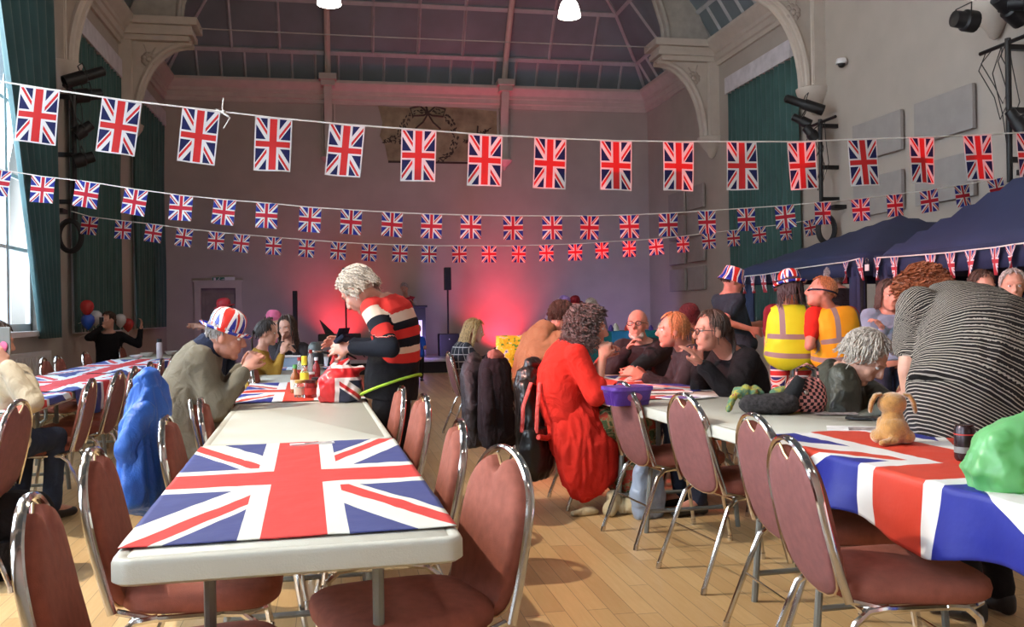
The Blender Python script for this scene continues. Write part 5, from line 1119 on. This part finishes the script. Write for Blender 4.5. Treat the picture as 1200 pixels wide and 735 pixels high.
# shoulder bag with red straps
t, p = root_at('handbag', 630, 505, 5.75, cr+radians(60), 'black leather shoulder bag with red straps hung on the chair behind the scarlet cardigan', 'bag')
mb = MB(); mb.loft([((0, 0, .02), .14, .05), ((0, 0, -.1), .17, .075), ((0, 0, -.24), .16, .07), ((0, 0, -.3), .13, .04)], (1, 0, 0), 20, 3); soft('bag_body', mb, LEA, t, .012, .012, 12, (1, 1, .5))
RS = plain('red_strap', (.5, .03, .02), rough=.5)
for s in (-1, 1): MB().loft([((-.11, s*.05, 0), .014, .005), ((-.09, s*.05, .16), .014, .005), ((-.02, s*.03, .30), .014, .005), ((.05, s*.04, .28), .014, .005), ((.10, s*.05, .12), .014, .005), ((.12, s*.05, 0), .014, .005)], (0, 1, 0), 8).build('strap', RS, t)
MB().tube([(-.13, -.075, -.02), (-.05, -.09, -.035), (.03, -.09, -.02), (.12, -.075, -.035)], .018, 8).build('knotted_scarf', RS, t)
# black rucksack on the floor far left
g = GRND(14, 4.55); t = thing('rucksack', (g.x, g.y, 0), .3, 'black bag on the floor beside the chair at the left edge', 'bag')
mb = MB(); mb.loft([((0, 0, .0), .20, .13), ((0, 0, .1), .22, .15), ((0, 0, .28), .20, .13), ((.02, 0, .40), .12, .08)], (1, 0, 0), 20, 3); soft('bag_body', mb, BLKC, t, .014, .016, 8)
MB().tube([(-.12, -.13, .34), (-.16, -.19, .22), (-.12, -.17, .06)], .014, 6).build('strap', BLKP, t); MB().loft([((-.1, -.15, .08), .09, .03), ((-.1, -.155, .2), .09, .03)], (1, 0, 0), 14, 4).build('pocket', BLKC, t)
# cream coat dropped on the floor
g = GRND(728, 5.75); mb = MB(); random.seed(5)
for k in range(9): a = random.uniform(0, 6.3); r = random.uniform(.02, .17); mb.cap((r*cos(a)*1.3, r*sin(a), .035), (r*cos(a)*1.3+random.uniform(-.12, .12), r*sin(a)+random.uniform(-.1, .1), .05+random.uniform(0, .07)), .045, .04)
mb.cap((-.2, -.02, .025), (-.34, -.05, .02), .03, .02).cap((.1, .06, .06), (.2, .1, .16), .07, .05)
o = soft('fallen_coat', mb, plain('cream_cotton', (.50, .42, .27)), None, .011, .012, 14); o.location = (g.x, g.y, 0); tag(o, 'crumpled cream garment lying on the floor under the right table', 'garment')
for v in o.data.vertices: v.co.z = max(v.co.z, .003)
g = GRND(756, 5.6); t = thing('carrier_bag', (g.x, g.y, 0), .4, 'pale blue carrier bag standing under the right table', 'bag'); mb = MB(); mb.loft([((0, 0, .0), .10, .06), ((0, 0, .12), .12, .07), ((0, 0, .3), .10, .04), ((0, 0, .36), .07, .02)], (1, 0, 0), 16, 3); soft('bag_body', mb, plain('pale_blue_plastic', (.30, .38, .52), rough=.4), t, .012, .012, 10)
# union tote bag on the centre table
tz = TH+.006
t, p = root_at('carrier_bag', 399, 470, 5.5, cr+.15, 'crumpled red union flag carrier bag standing on the centre table', 'bag', z=tz)
mb = MB(); mb.loft([((0, 0, .0), .115, .075), ((0, 0, .05), .135, .09), ((.0, 0, .13), .125, .085), ((.0, 0, .19), .08, .06), ((.0, 0, .225), .05, .035)], (1, 0, 0), 22, 2.6)
mb.cap((.06, 0, .17), (.13, .0, .19), .035, .02).cap((-.04, 0, .19), (-.03, 0, .25), .03, .014).cap((.02, .0, .2), (.05, 0, .245), .028, .014)
me = remesh(mb, .009, 2); wobble(me, .014, 13, 4, (1, 1, .8)); ul = me.uv_layers.new(name='UVMap')
for lp_ in me.loops: q = me.vertices[lp_.vertex_index].co; ul.data[lp_.index].uv = (.82+q.x*3.2+q.y*1.2, q.z*4.6-.28)
link('bag_body', me, flagmat('union_carrier_plastic', 30, 30, rough=.3, rep=1, k=1.25, red=(.62, .025, .03), blu=(.03, .035, .07), wht=(.8, .66, .64)), t, ang=180)
MB().tube([(-.05, 0, .22), (-.03, -.03, .27), (.0, -.02, .24)], .010, 6).build('handle', plain('red_plastic', (.6, .03, .03), rough=.3), t)
# ================================================================ bottles, jars and boxes
def bottle(px, py, name, label, prof, m, capm, capr, caph, z=None, s=1, extra=None, cat='bottle', grp=None):
    q = at_z(px, py, tz if z is None else z); t = thing(name, q, 0, label, cat, grp)
    prof = [(r*s, h*s) for r, h in prof]; MB().lathe(prof, 20).build('vessel', m, t)
    if capm: h = prof[-1][1]; MB().lathe([(capr*s, h-.002), (capr*s, h+caph*s), (capr*s*.9, h+caph*s+.002)], 16).build('lid', capm, t)
    if extra: extra(t)
    return t
GL = mat('clear_glass', (.85, .9, .88), .06, var=0, trans=.9); GRC = plain('green_plastic', (.06, .28, .06), rough=.4); YEL = plain('yellow_plastic', (.75, .7, .05), rough=.4); AMB = mat('amber_sauce', (.30, .10, .03), .25, var=.3, vs=30); RSC = mat('red_preserve', (.28, .02, .02), .25, var=.4, vs=40)
SL = lambda c, z0, z1, r: (lambda t: MB().lathe([(r, z0), (r, z1)], 18).build('label_band', c, t))
BT = [(.026, 0), (.030, .005), (.030, .10), (.024, .125), (.012, .145), (.012, .165)]
JR = [(.034, 0), (.038, .006), (.038, .075), (.032, .088), (.032, .094)]
LB = plain('pale_paper_label', (.6, .55, .45)); LR = plain('red_paper_label', (.5, .06, .05))
bottle(346, 461, 'sauce_bottle', 'tall sauce bottle with a green cap at the left of the jars', BT, AMB, GRC, .015, .022, extra=SL(LB, .03, .09, .0308))
bottle(357, 455, 'squeeze_bottle', 'yellow topped bottle behind the jars on the centre table', BT, GL, YEL, .020, .06, extra=SL(YEL, .04, .11, .0308))
bottle(352, 466, 'jam_jar', 'clear jar with a pale label at the front left of the bottles', JR, GL, plain('gold_lid', (.5, .35, .1), rough=.3), .034, .014, cat='jar', extra=SL(LB, .02, .06, .0388))
bottle(364, 466, 'preserve_jar', 'dark red jar in the middle of the group by the union bag', JR, RSC, plain('dark_lid', (.08, .02, .02), rough=.3), .034, .014, cat='jar', extra=SL(LR, .02, .06, .0388))
bottle(371, 461, 'pickle_jar', 'brown jar touching the union bag on the centre table', JR, AMB, BLKP, .034, .014, cat='jar', s=.95)
bottle(364, 452, 'chutney_jar', 'small dark jar behind the dark red jar', JR, RSC, WHITEP, .034, .014, cat='jar', s=.9)
bottle(371, 447, 'ketchup_bottle', 'red bottle standing just behind the jars', BT, RSC, WHITEP, .015, .02)
bottle(351, 447, 'juice_bottle', 'clear bottle with a red label behind the green capped one', BT, GL, RS, .015, .02, extra=SL(LR, .03, .09, .0308))
# clear storage box and packets beyond
q = at_z(339, 430, tz); t = thing('storage_box', q, TA, 'clear bluish plastic box beside the thermos', 'box'); mb = MB().box(-.11, .11, -.08, .08, 0, .10); mb.build('box_body', mat('bluish_plastic', (.45, .6, .75), .2, var=.05, trans=.5), t, smooth=False, bevel=.012); MB().box(-.115, .115, -.085, .085, .10, .115).build('lid', WHITEP, t, smooth=False, bevel=.005)
t = bottle(370, 433, 'vacuum_jug', 'dark vacuum jug with a steel base and side handle', [(.075, 0), (.078, .01), (.078, .05)], CHROME, None, 0, 0, cat='jug')
MB().lathe([(.077, .05), (.077, .15), (.072, .16)], 24).build('jug_body', BLKP, t); MB().lathe([(.072, .16), (.074, .17), (.072, .18)], 24).build('steel_ring', CHROME, t); MB().lathe([(.070, .18), (.066, .22), (.045, .255), (.03, .262)], 24).build('stopper', mat('grey_plastic', (.08, .09, .09), .4), t)
MB().tube([(.07, 0, .16), (.125, 0, .155), (.135, 0, .12), (.125, 0, .05), (.12, 0, .03)], .012, 8).build('handle', BLKP, t)
t = bottle(364, 436, 'tea_pot_toy', 'small red and white decorated figure left of the vacuum jug', [(.02, 0), (.03, .02), (.02, .08), (.028, .12), (.01, .17)], plain('white_pottery', (.6, .55, .55), rough=.3), RS, .015, .03, cat='ornament')
random.seed(11)
CUPC = [plain('white_paper_cup', (.7, .68, .66)), RS, plain('silver_foil', (.4, .4, .42), rough=.3), plain('sky_blue_plastic', (.1, .35, .6), rough=.3), LB]
for k, (px, py, lab) in enumerate(((384, 429, 'paper cup just right of the vacuum jug'), (392, 424, 'foil tub beside the forearm of the striped jumper'), (401, 427, 'paper cup under the hands of the striped jumper'), (349, 424, 'small cup near the hand of the girl facing us'), (357, 421, 'small tub in the middle of the far centre table'), (376, 420, 'red tub behind the vacuum jug'), (386, 418, 'pale tub behind the paper cup'), (345, 417, 'blue beaker near the far end of the centre row'), (366, 416, 'pale beaker near the far end of the centre row'), (395, 417, 'white beaker by the far edge of the centre row'))):
    s = random.uniform(.8, 1.2); m_ = CUPC[k % 5]; q = at_z(px, py, tz); t = thing('cup', q, 0, lab, 'cup', 'cups and tubs on the centre tables'); MB().lathe([(.028*s, 0), (.038*s, .09*s), (.040*s, .092*s), (.036*s, .09*s), (.027*s, .01)], 16).build('cup_wall', m_, t)
def packet(px, py, z, w_, h, th, rz, m, name, label, cat='packet', lean=0, amp=.006):
    q = at_z(px, py, z); t = thing(name, q, rz, label, cat)
    mb = MB(); mb.loft([((0, 0, 0), w_*.5, th*.25), ((0, 0, h*.08), w_*.5, th*.8), ((0, lean*.5, h*.5), w_*.5, th), ((0, lean, h*.93), w_*.48, th*.4), ((0, lean, h), w_*.5, th*.1)], (1, 0, 0), 20, 3); soft('bag_body', mb, m, t, .010, amp, 12); return t
FLO = cloth_mat('bright_floral_print', lambda t: t.ramp(t.noise(22, 2, dist=.6), [(.2, (.10, .30, .05)), (.38, (.62, .45, .02)), (.52, (.75, .60, .04)), (.60, (.6, .55, .5)), (.68, (.05, .12, .40)), (.76, (.6, .08, .05))], True), rough=.35)
packet(601, 438, tz, .27, .32, .06, cr+.2, FLO, 'gift_bag', 'bright yellow floral bag standing on the table behind the coats', 'bag', lean=.06)
packet(612, 436, tz, .14, .10, .04, cr, plain('white_plastic_wrap', (.6, .55, .6), rough=.3), 'snack_packet', 'white snack packet at the foot of the yellow floral bag')
packet(596, 431, tz, .12, .09, .04, cr+.6, LR, 'sweet_packet', 'red and white sweet packet left of the yellow floral bag')
# tall flask and items on the left table
t = bottle(187, 420, 'drink_flask', 'tall pale steel flask with dark cap standing on the far left table', [(.034, 0), (.037, .006), (.037, .19), (.030, .205)], plain('pale_steel', (.55, .5, .55), rough=.25), BLKP, .03, .04, cat='flask')
for k, (px, py, lab) in enumerate(((172, 418, 'white bowl on the left table before the tall flask'), (200, 416, 'pale bowl right of the tall flask'), (213, 415, 'white bowl near the back of the man in grey'), (160, 421, 'small bowl where the left flag cloths meet'))):
    q = at_z(px, py, tz); t = thing('bowl', q, 0, lab, 'bowl', 'bowls on the left tables'); MB().lathe([(.03, 0), (.06, .02), (.085, .05), (.087, .052), (.08, .048), (.03, .008)], 18).build('bowl_body', CUPC[k % 3] if k != 1 else CUPC[0], t)
# ================================================================ things on the right table
t, p = root_at('sweet_tub', 735, 474, 5, TA+radians(8), 'purple plastic sweet tub near the edge of the right table', 'tub', z=tz)
PUR = plain('purple_plastic', (.07, .02, .22), rough=.35)
mb = MB(); mb.loft([((0, 0, 0), .105, .08), ((0, 0, .085), .12, .095)], (1, 0, 0), 32, 5); mb.build('tub', PUR, t, ang=50); mb = MB(); mb.loft([((0, 0, .08), .126, .10), ((0, 0, .10), .126, .10)], (1, 0, 0), 32, 5); mb.build('lid', plain('violet_lid', (.13, .05, .35), rough=.3), t, ang=50)
mb = MB().ball((0, -.090, .045), .045, .006, .026, 16, 8); mb.build('oval_label', plain('pink_label', (.45, .12, .25)), t)
def sheet(px, py, w_, h, rz, m, label, name='leaflet', cat='paper', z=None, th=.002, grp='papers on the right tables'):
    q = at_z(px, py, (z or tz)); t = thing(name, q, rz, label, cat, grp); MB().box(-w_/2, w_/2, -h/2, h/2, 0, th).build('page', m, t, smooth=False); return t
PAP = plain('white_paper', (.72, .70, .70)); PRP = plain('violet_print', (.22, .12, .35)); RDP = plain('red_print', (.5, .05, .05)); GPR = mat('printed_leaflet', (.3, .25, .25), .4, var=.8, vs=35)
t = sheet(805, 466, .30, .21, .4, PAP, 'white booklet beside the elbow of the person with glasses', th=.006); MB().box(-.14, .02, -.09, .09, .006, .007).build('printed_block', PRP, t, smooth=False)
t = sheet(780, 459, .30, .21, -.2, PAP, 'white booklet in front of the clasped hands', th=.006); MB().box(-.10, .12, -.02, .08, .006, .007).build('printed_block', RDP, t, smooth=False)
t = sheet(762, 466, .26, .18, .1, RDP, 'red napkin beside the purple tub', 'napkin', 'napkin')
t = sheet(752, 455, .2, .28, .8, PAP, 'white sheet behind the purple tub')
t = sheet(980, 485, .20, .09, -.3, GPR, 'glossy printed leaflet near the checked bag'); t = sheet(1000, 503, .21, .15, -.5, PAP, 'white folded sheet by the plush dog', th=.004); MB().box(-.02, .1, -.07, .03, .004, .005).build('printed_block', GPR, t, smooth=False)
t = sheet(1012, 491, .07, .15, .9, BLKP, 'black phone lying flat behind the plush dog', 'mobile_phone', 'phone', th=.009, grp='flat things on the right tables')
q = at_z(366, 521, tz); t = thing('photo_card', q, TA+.1, 'small printed card at the joint of the centre tables', 'card'); MB().box(-.085, .085, -.018, .018, 0, .006).build('card', WHITEP, t, smooth=False); MB().box(-.03, .075, -.012, .014, .006, .007).build('picture', GPR, t, smooth=False)
# slouchy black sling bag with a scarf
BWV = plain('dark_grey_weave', (.04, .036, .038), var=.5, vs=60)
t, p = root_at('sling_bag', 903, 484, 4.6, cr, 'dark slouchy woven bag with a raised flap on the right table', 'bag', z=tz)
mb = MB(); mb.loft([((-.15, 0, .05), .02, .02), ((-.12, 0, .045), .05, .045), ((0, 0, .045), .08, .05), ((.10, 0, .05), .07, .055), ((.13, 0, .05), .04, .04)], (0, 1, 0), 18); soft('bag_body', mb, BWV, t, .010, .008, 12)
mb = MB(); mb.loft([((.06, 0, .02), .05, .035), ((.11, 0, .10), .05, .035), ((.15, 0, .17), .04, .025)], (0, 1, 0), 14, 3); soft('flap', mb, plain('black_canvas', (.016, .016, .018)), t, .010, .004, 10)
t, p = root_at('scarf', 893, 470, 4.6, cr, 'green and yellow patterned scarf lying over the dark woven bag', 'scarf', z=None); q = at_z(893, 481, tz); t.location = (q.x, q.y, tz)
mb = MB(); random.seed(8)
for k in range(12): x = random.uniform(-.14, .08); mb.cap((x, random.uniform(-.05, .03), .085+random.uniform(-.01, .02)), (x+random.uniform(-.05, .07), random.uniform(-.05, .03), .10+random.uniform(-.01, .02)), .026, .016)
mb.cap((-.14, -.03, .08), (-.18, -.05, .015), .02, .018)
soft('scarf_cloth', mb, cloth_mat('scarf_print', lambda t: t.ramp(t.noise(30, 3, dist=1), [(.3, (.10, .20, .13)), (.45, (.20, .24, .10)), (.55, (.40, .36, .05)), (.63, (.35, .10, .08)), (.7, (.12, .22, .2))], True)), t, .009, .008, 20)
# checked handbag
def chk(t):
    x, y, z = t.sep(t.coord()); fx = t.m('FLOOR', t.m('MULTIPLY', t.m('ADD', x, y), 1/.0165)); fz = t.m('FLOOR', t.m('MULTIPLY', z, 1/.0165))
    return t.mix(t.m('FLOORED_MODULO', t.m('ADD', fx, fz), 2), (.02, .012, .015), (.62, .25, .22))
CHK = cloth_mat('red_black_check', chk, rough=.4)
t, p = root_at('handbag', 944, 482, 4.55, cr, 'upright handbag in a small red, white and black check', 'bag', z=tz)
mb = MB(); mb.loft([((0, 0, 0), .085, .055), ((0, 0, .05), .10, .07), ((0, 0, .12), .095, .06), ((0, 0, .16), .075, .035), ((0, 0, .17), .06, .02)], (1, 0, 0), 26, 3.5); soft('bag_body', mb, CHK, t, .009, .004, 9)
MB().loft([((-.055, -.03, .15), .014, .006), ((-.05, -.03, .21), .014, .006), ((0, -.03, .235), .014, .006), ((.05, -.03, .21), .014, .006), ((.055, -.03, .15), .014, .006)], (0, 1, 0), 8).build('handle', CHK, t)
MB().loft([((-.055, .03, .15), .014, .006), ((-.05, .03, .2), .014, .006), ((0, .03, .225), .014, .006), ((.05, .03, .2), .014, .006), ((.055, .03, .15), .014, .006)], (0, 1, 0), 8).build('handle', BLKP, t)
MB().ball((-.02, -.075, .10), .012, .006, .012).build('clasp', CHROME, t)
# plush puppy, seen from behind
t, p = root_at('plush_dog', 1047, 521, 3.35, cr-radians(14), 'tan plush puppy with floppy ears sitting on the union flag cloth', 'soft toy', z=tz)
PL = mat('tan_plush', (.46, .22, .055), .95, var=.25, vs=40, bump=.6, bs=160, sheen=.6)
mb = MB(); mb.ball((0, 0, .052), .058, .055, .055).ball((0, .015, .085), .044, .042, .05); mb.ball((.045, .02, .028), .034, .055, .028).ball((-.045, .02, .028), .034, .055, .028)
mb.cap((.03, .05, .08), (.035, .085, .02), .02, .019).cap((-.03, .05, .08), (-.035, .085, .02), .02, .019); mb.cap((0, -.045, .02), (-.05, -.075, .014), .016, .012)
mb.ball((0, .02, .148), .052, .048, .044, 16, 12).ball((.01, .06, .138), .026, .026, .020); me = remesh(mb, .005, 3); wobble(me, .0012, 90, 2); link('body', me, PL, t, ang=180)
for s in (-1, 1):
    mb = MB(); mb.loft([((s*.036, .015, .185), .018, .007), ((s*.058, .012, .180), .022, .009), ((s*.072, .010, .155), .023, .009), ((s*.078, .010, .125), .017, .008), ((s*.077, .010, .113), .008, .005)], (0, 1, 0), 12); me = remesh(mb, .0045, 2); wobble(me, .001, 90); link('ear', me, mat('dark_tan_plush', (.38, .17, .04), .95, var=.25, vs=40, bump=.6, bs=160, sheen=.6), t, ang=180)
MB().ball((.018, .084, .143), .008).build('nose', BLKP, t)
# drink can
t = bottle(1131, 541, 'drink_can', 'dark drinks can with a red and grey print beside the green bag', [(.022, 0), (.029, .008), (.031, .014), (.031, .102), (.026, .112), (.027, .115), (.024, .113)], mat('dark_can_metal', (.045, .03, .035), .25, .6), None, 0, 0, cat='can', s=1.05, extra=lambda t: (MB().lathe([(.0328, .088), (.0328, .092)], 20).build('stripe', LR, t), MB().lathe([(.0328, .03), (.0328, .05)], 20).build('stripe', GREYM, t), MB().lathe([(.024, .1185), (.002, .119)], 18).build('top', CHROME, t)))
# green carrier bag
GRB = mat('green_carrier_plastic', (.24, .58, .26), .3, var=.15, vs=8); n_ = NT(GRB); tr = n_.new('ShaderNodeBsdfTranslucent'); tr.inputs[0].default_value = (.25, .8, .25, 1); mx_ = n_.new('ShaderNodeMixShader'); mx_.inputs[0].default_value = .4
n_.l.new(n_.n['Principled BSDF'].outputs[0], mx_.inputs[1]); n_.l.new(tr.outputs[0], mx_.inputs[2]); n_.l.new(mx_.outputs[0], n_.n['Material Output'].inputs[0])
t, p = root_at('carrier_bag', 1196, 572, 2.7, cr, 'crumpled light green carrier bag at the right edge of the flag cloth', 'bag', z=tz)
mb = MB(); mb.loft([((0, 0, .0), .12, .09), ((0, 0, .04), .155, .11), ((.01, 0, .10), .13, .09), ((.05, 0, .15), .085, .06), ((.08, 0, .20), .05, .03), ((.10, 0, .24), .03, .015)], (1, 0, 0), 26, 2.4)
me = remesh(mb, .0075, 2); wobble(me, .016, 9, 3, (1, 1, .7)); wobble(me, .010, 24, 5, (.6, 1, .5)); link('bag_body', me, GRB, t, ang=180)
MB().loft([((.06, -.02, .18), .02, .004), ((.09, -.04, .24), .018, .004), ((.14, -.03, .25), .015, .004)], (0, 1, 0), 8).build('handle', GRB, t)
# ================================================================ back of the hall
BAL = lambda n, c: mat(n, c, .25, var=0, coat=.5)
for px, py, m_, lab in ((102, 361, BAL('red_balloon', (.5, .03, .03)), 'dark red balloon above the blue one on the sill'), (103, 377, BAL('blue_balloon', (.02, .09, .5)), 'blue balloon below the red one left of the person in black'), (112, 373, BAL('white_balloon', (.6, .6, .62)), 'white balloon tucked behind the blue one'), (141, 376, BAL('white_balloon', (.6, .6, .62)), 'white balloon right of the person in black'), (150, 381, BAL('red_balloon', (.5, .03, .03)), 'small red balloon beside the white one under the outstretched arm')):
    p = at_x(px, py, XL+.32); t = thing('balloon', p, 0, lab, 'balloon', 'balloons'); MB().lathe([(.004, -.125), (.012, -.115), (.05, -.08), (.085, -.03), (.095, .02), (.085, .07), (.05, .105), (.005, .115)], 20).build('balloon_skin', m_, t)
    MB().tube([(0, 0, -.12), (.01, 0, -.17), (-.12, 0, -.22)], .003, 5).build('ribbon', CORD, t)
g = GRND(735, 13.2); t = thing('stall_table', (g.x, g.y, 0), -.1, 'stall table under a teal cloth with small goods, far behind the bald person', 'table')
TEAL = plain('teal_cloth', (.01, .12, .13)); MB().box(-.75, .75, -.35, .35, 0, .98).build('cloth_skirt', TEAL, t, smooth=False, bevel=.03); MB().box(-.3, .05, -.36, -.35, .35, .98).build('blue_panel', plain('blue_panel', (.03, .2, .42)), t, smooth=False)
random.seed(4)
for k in range(9):
    p = t.location+V((-.6+.15*k, random.uniform(-.2, .1), .98)); q = thing('stall_item', p, 0, 'small trinket on the teal stall table, one of a line of nine', 'trinket', 'trinkets on the stall'); s = random.uniform(.03, .05); MB().lathe([(s, 0), (s*1.1, s), (s*.5, s*2), (.01, s*2.4)], 10).build('trinket_body', [LR, WHITEP, PUR, LB][k % 4], q)
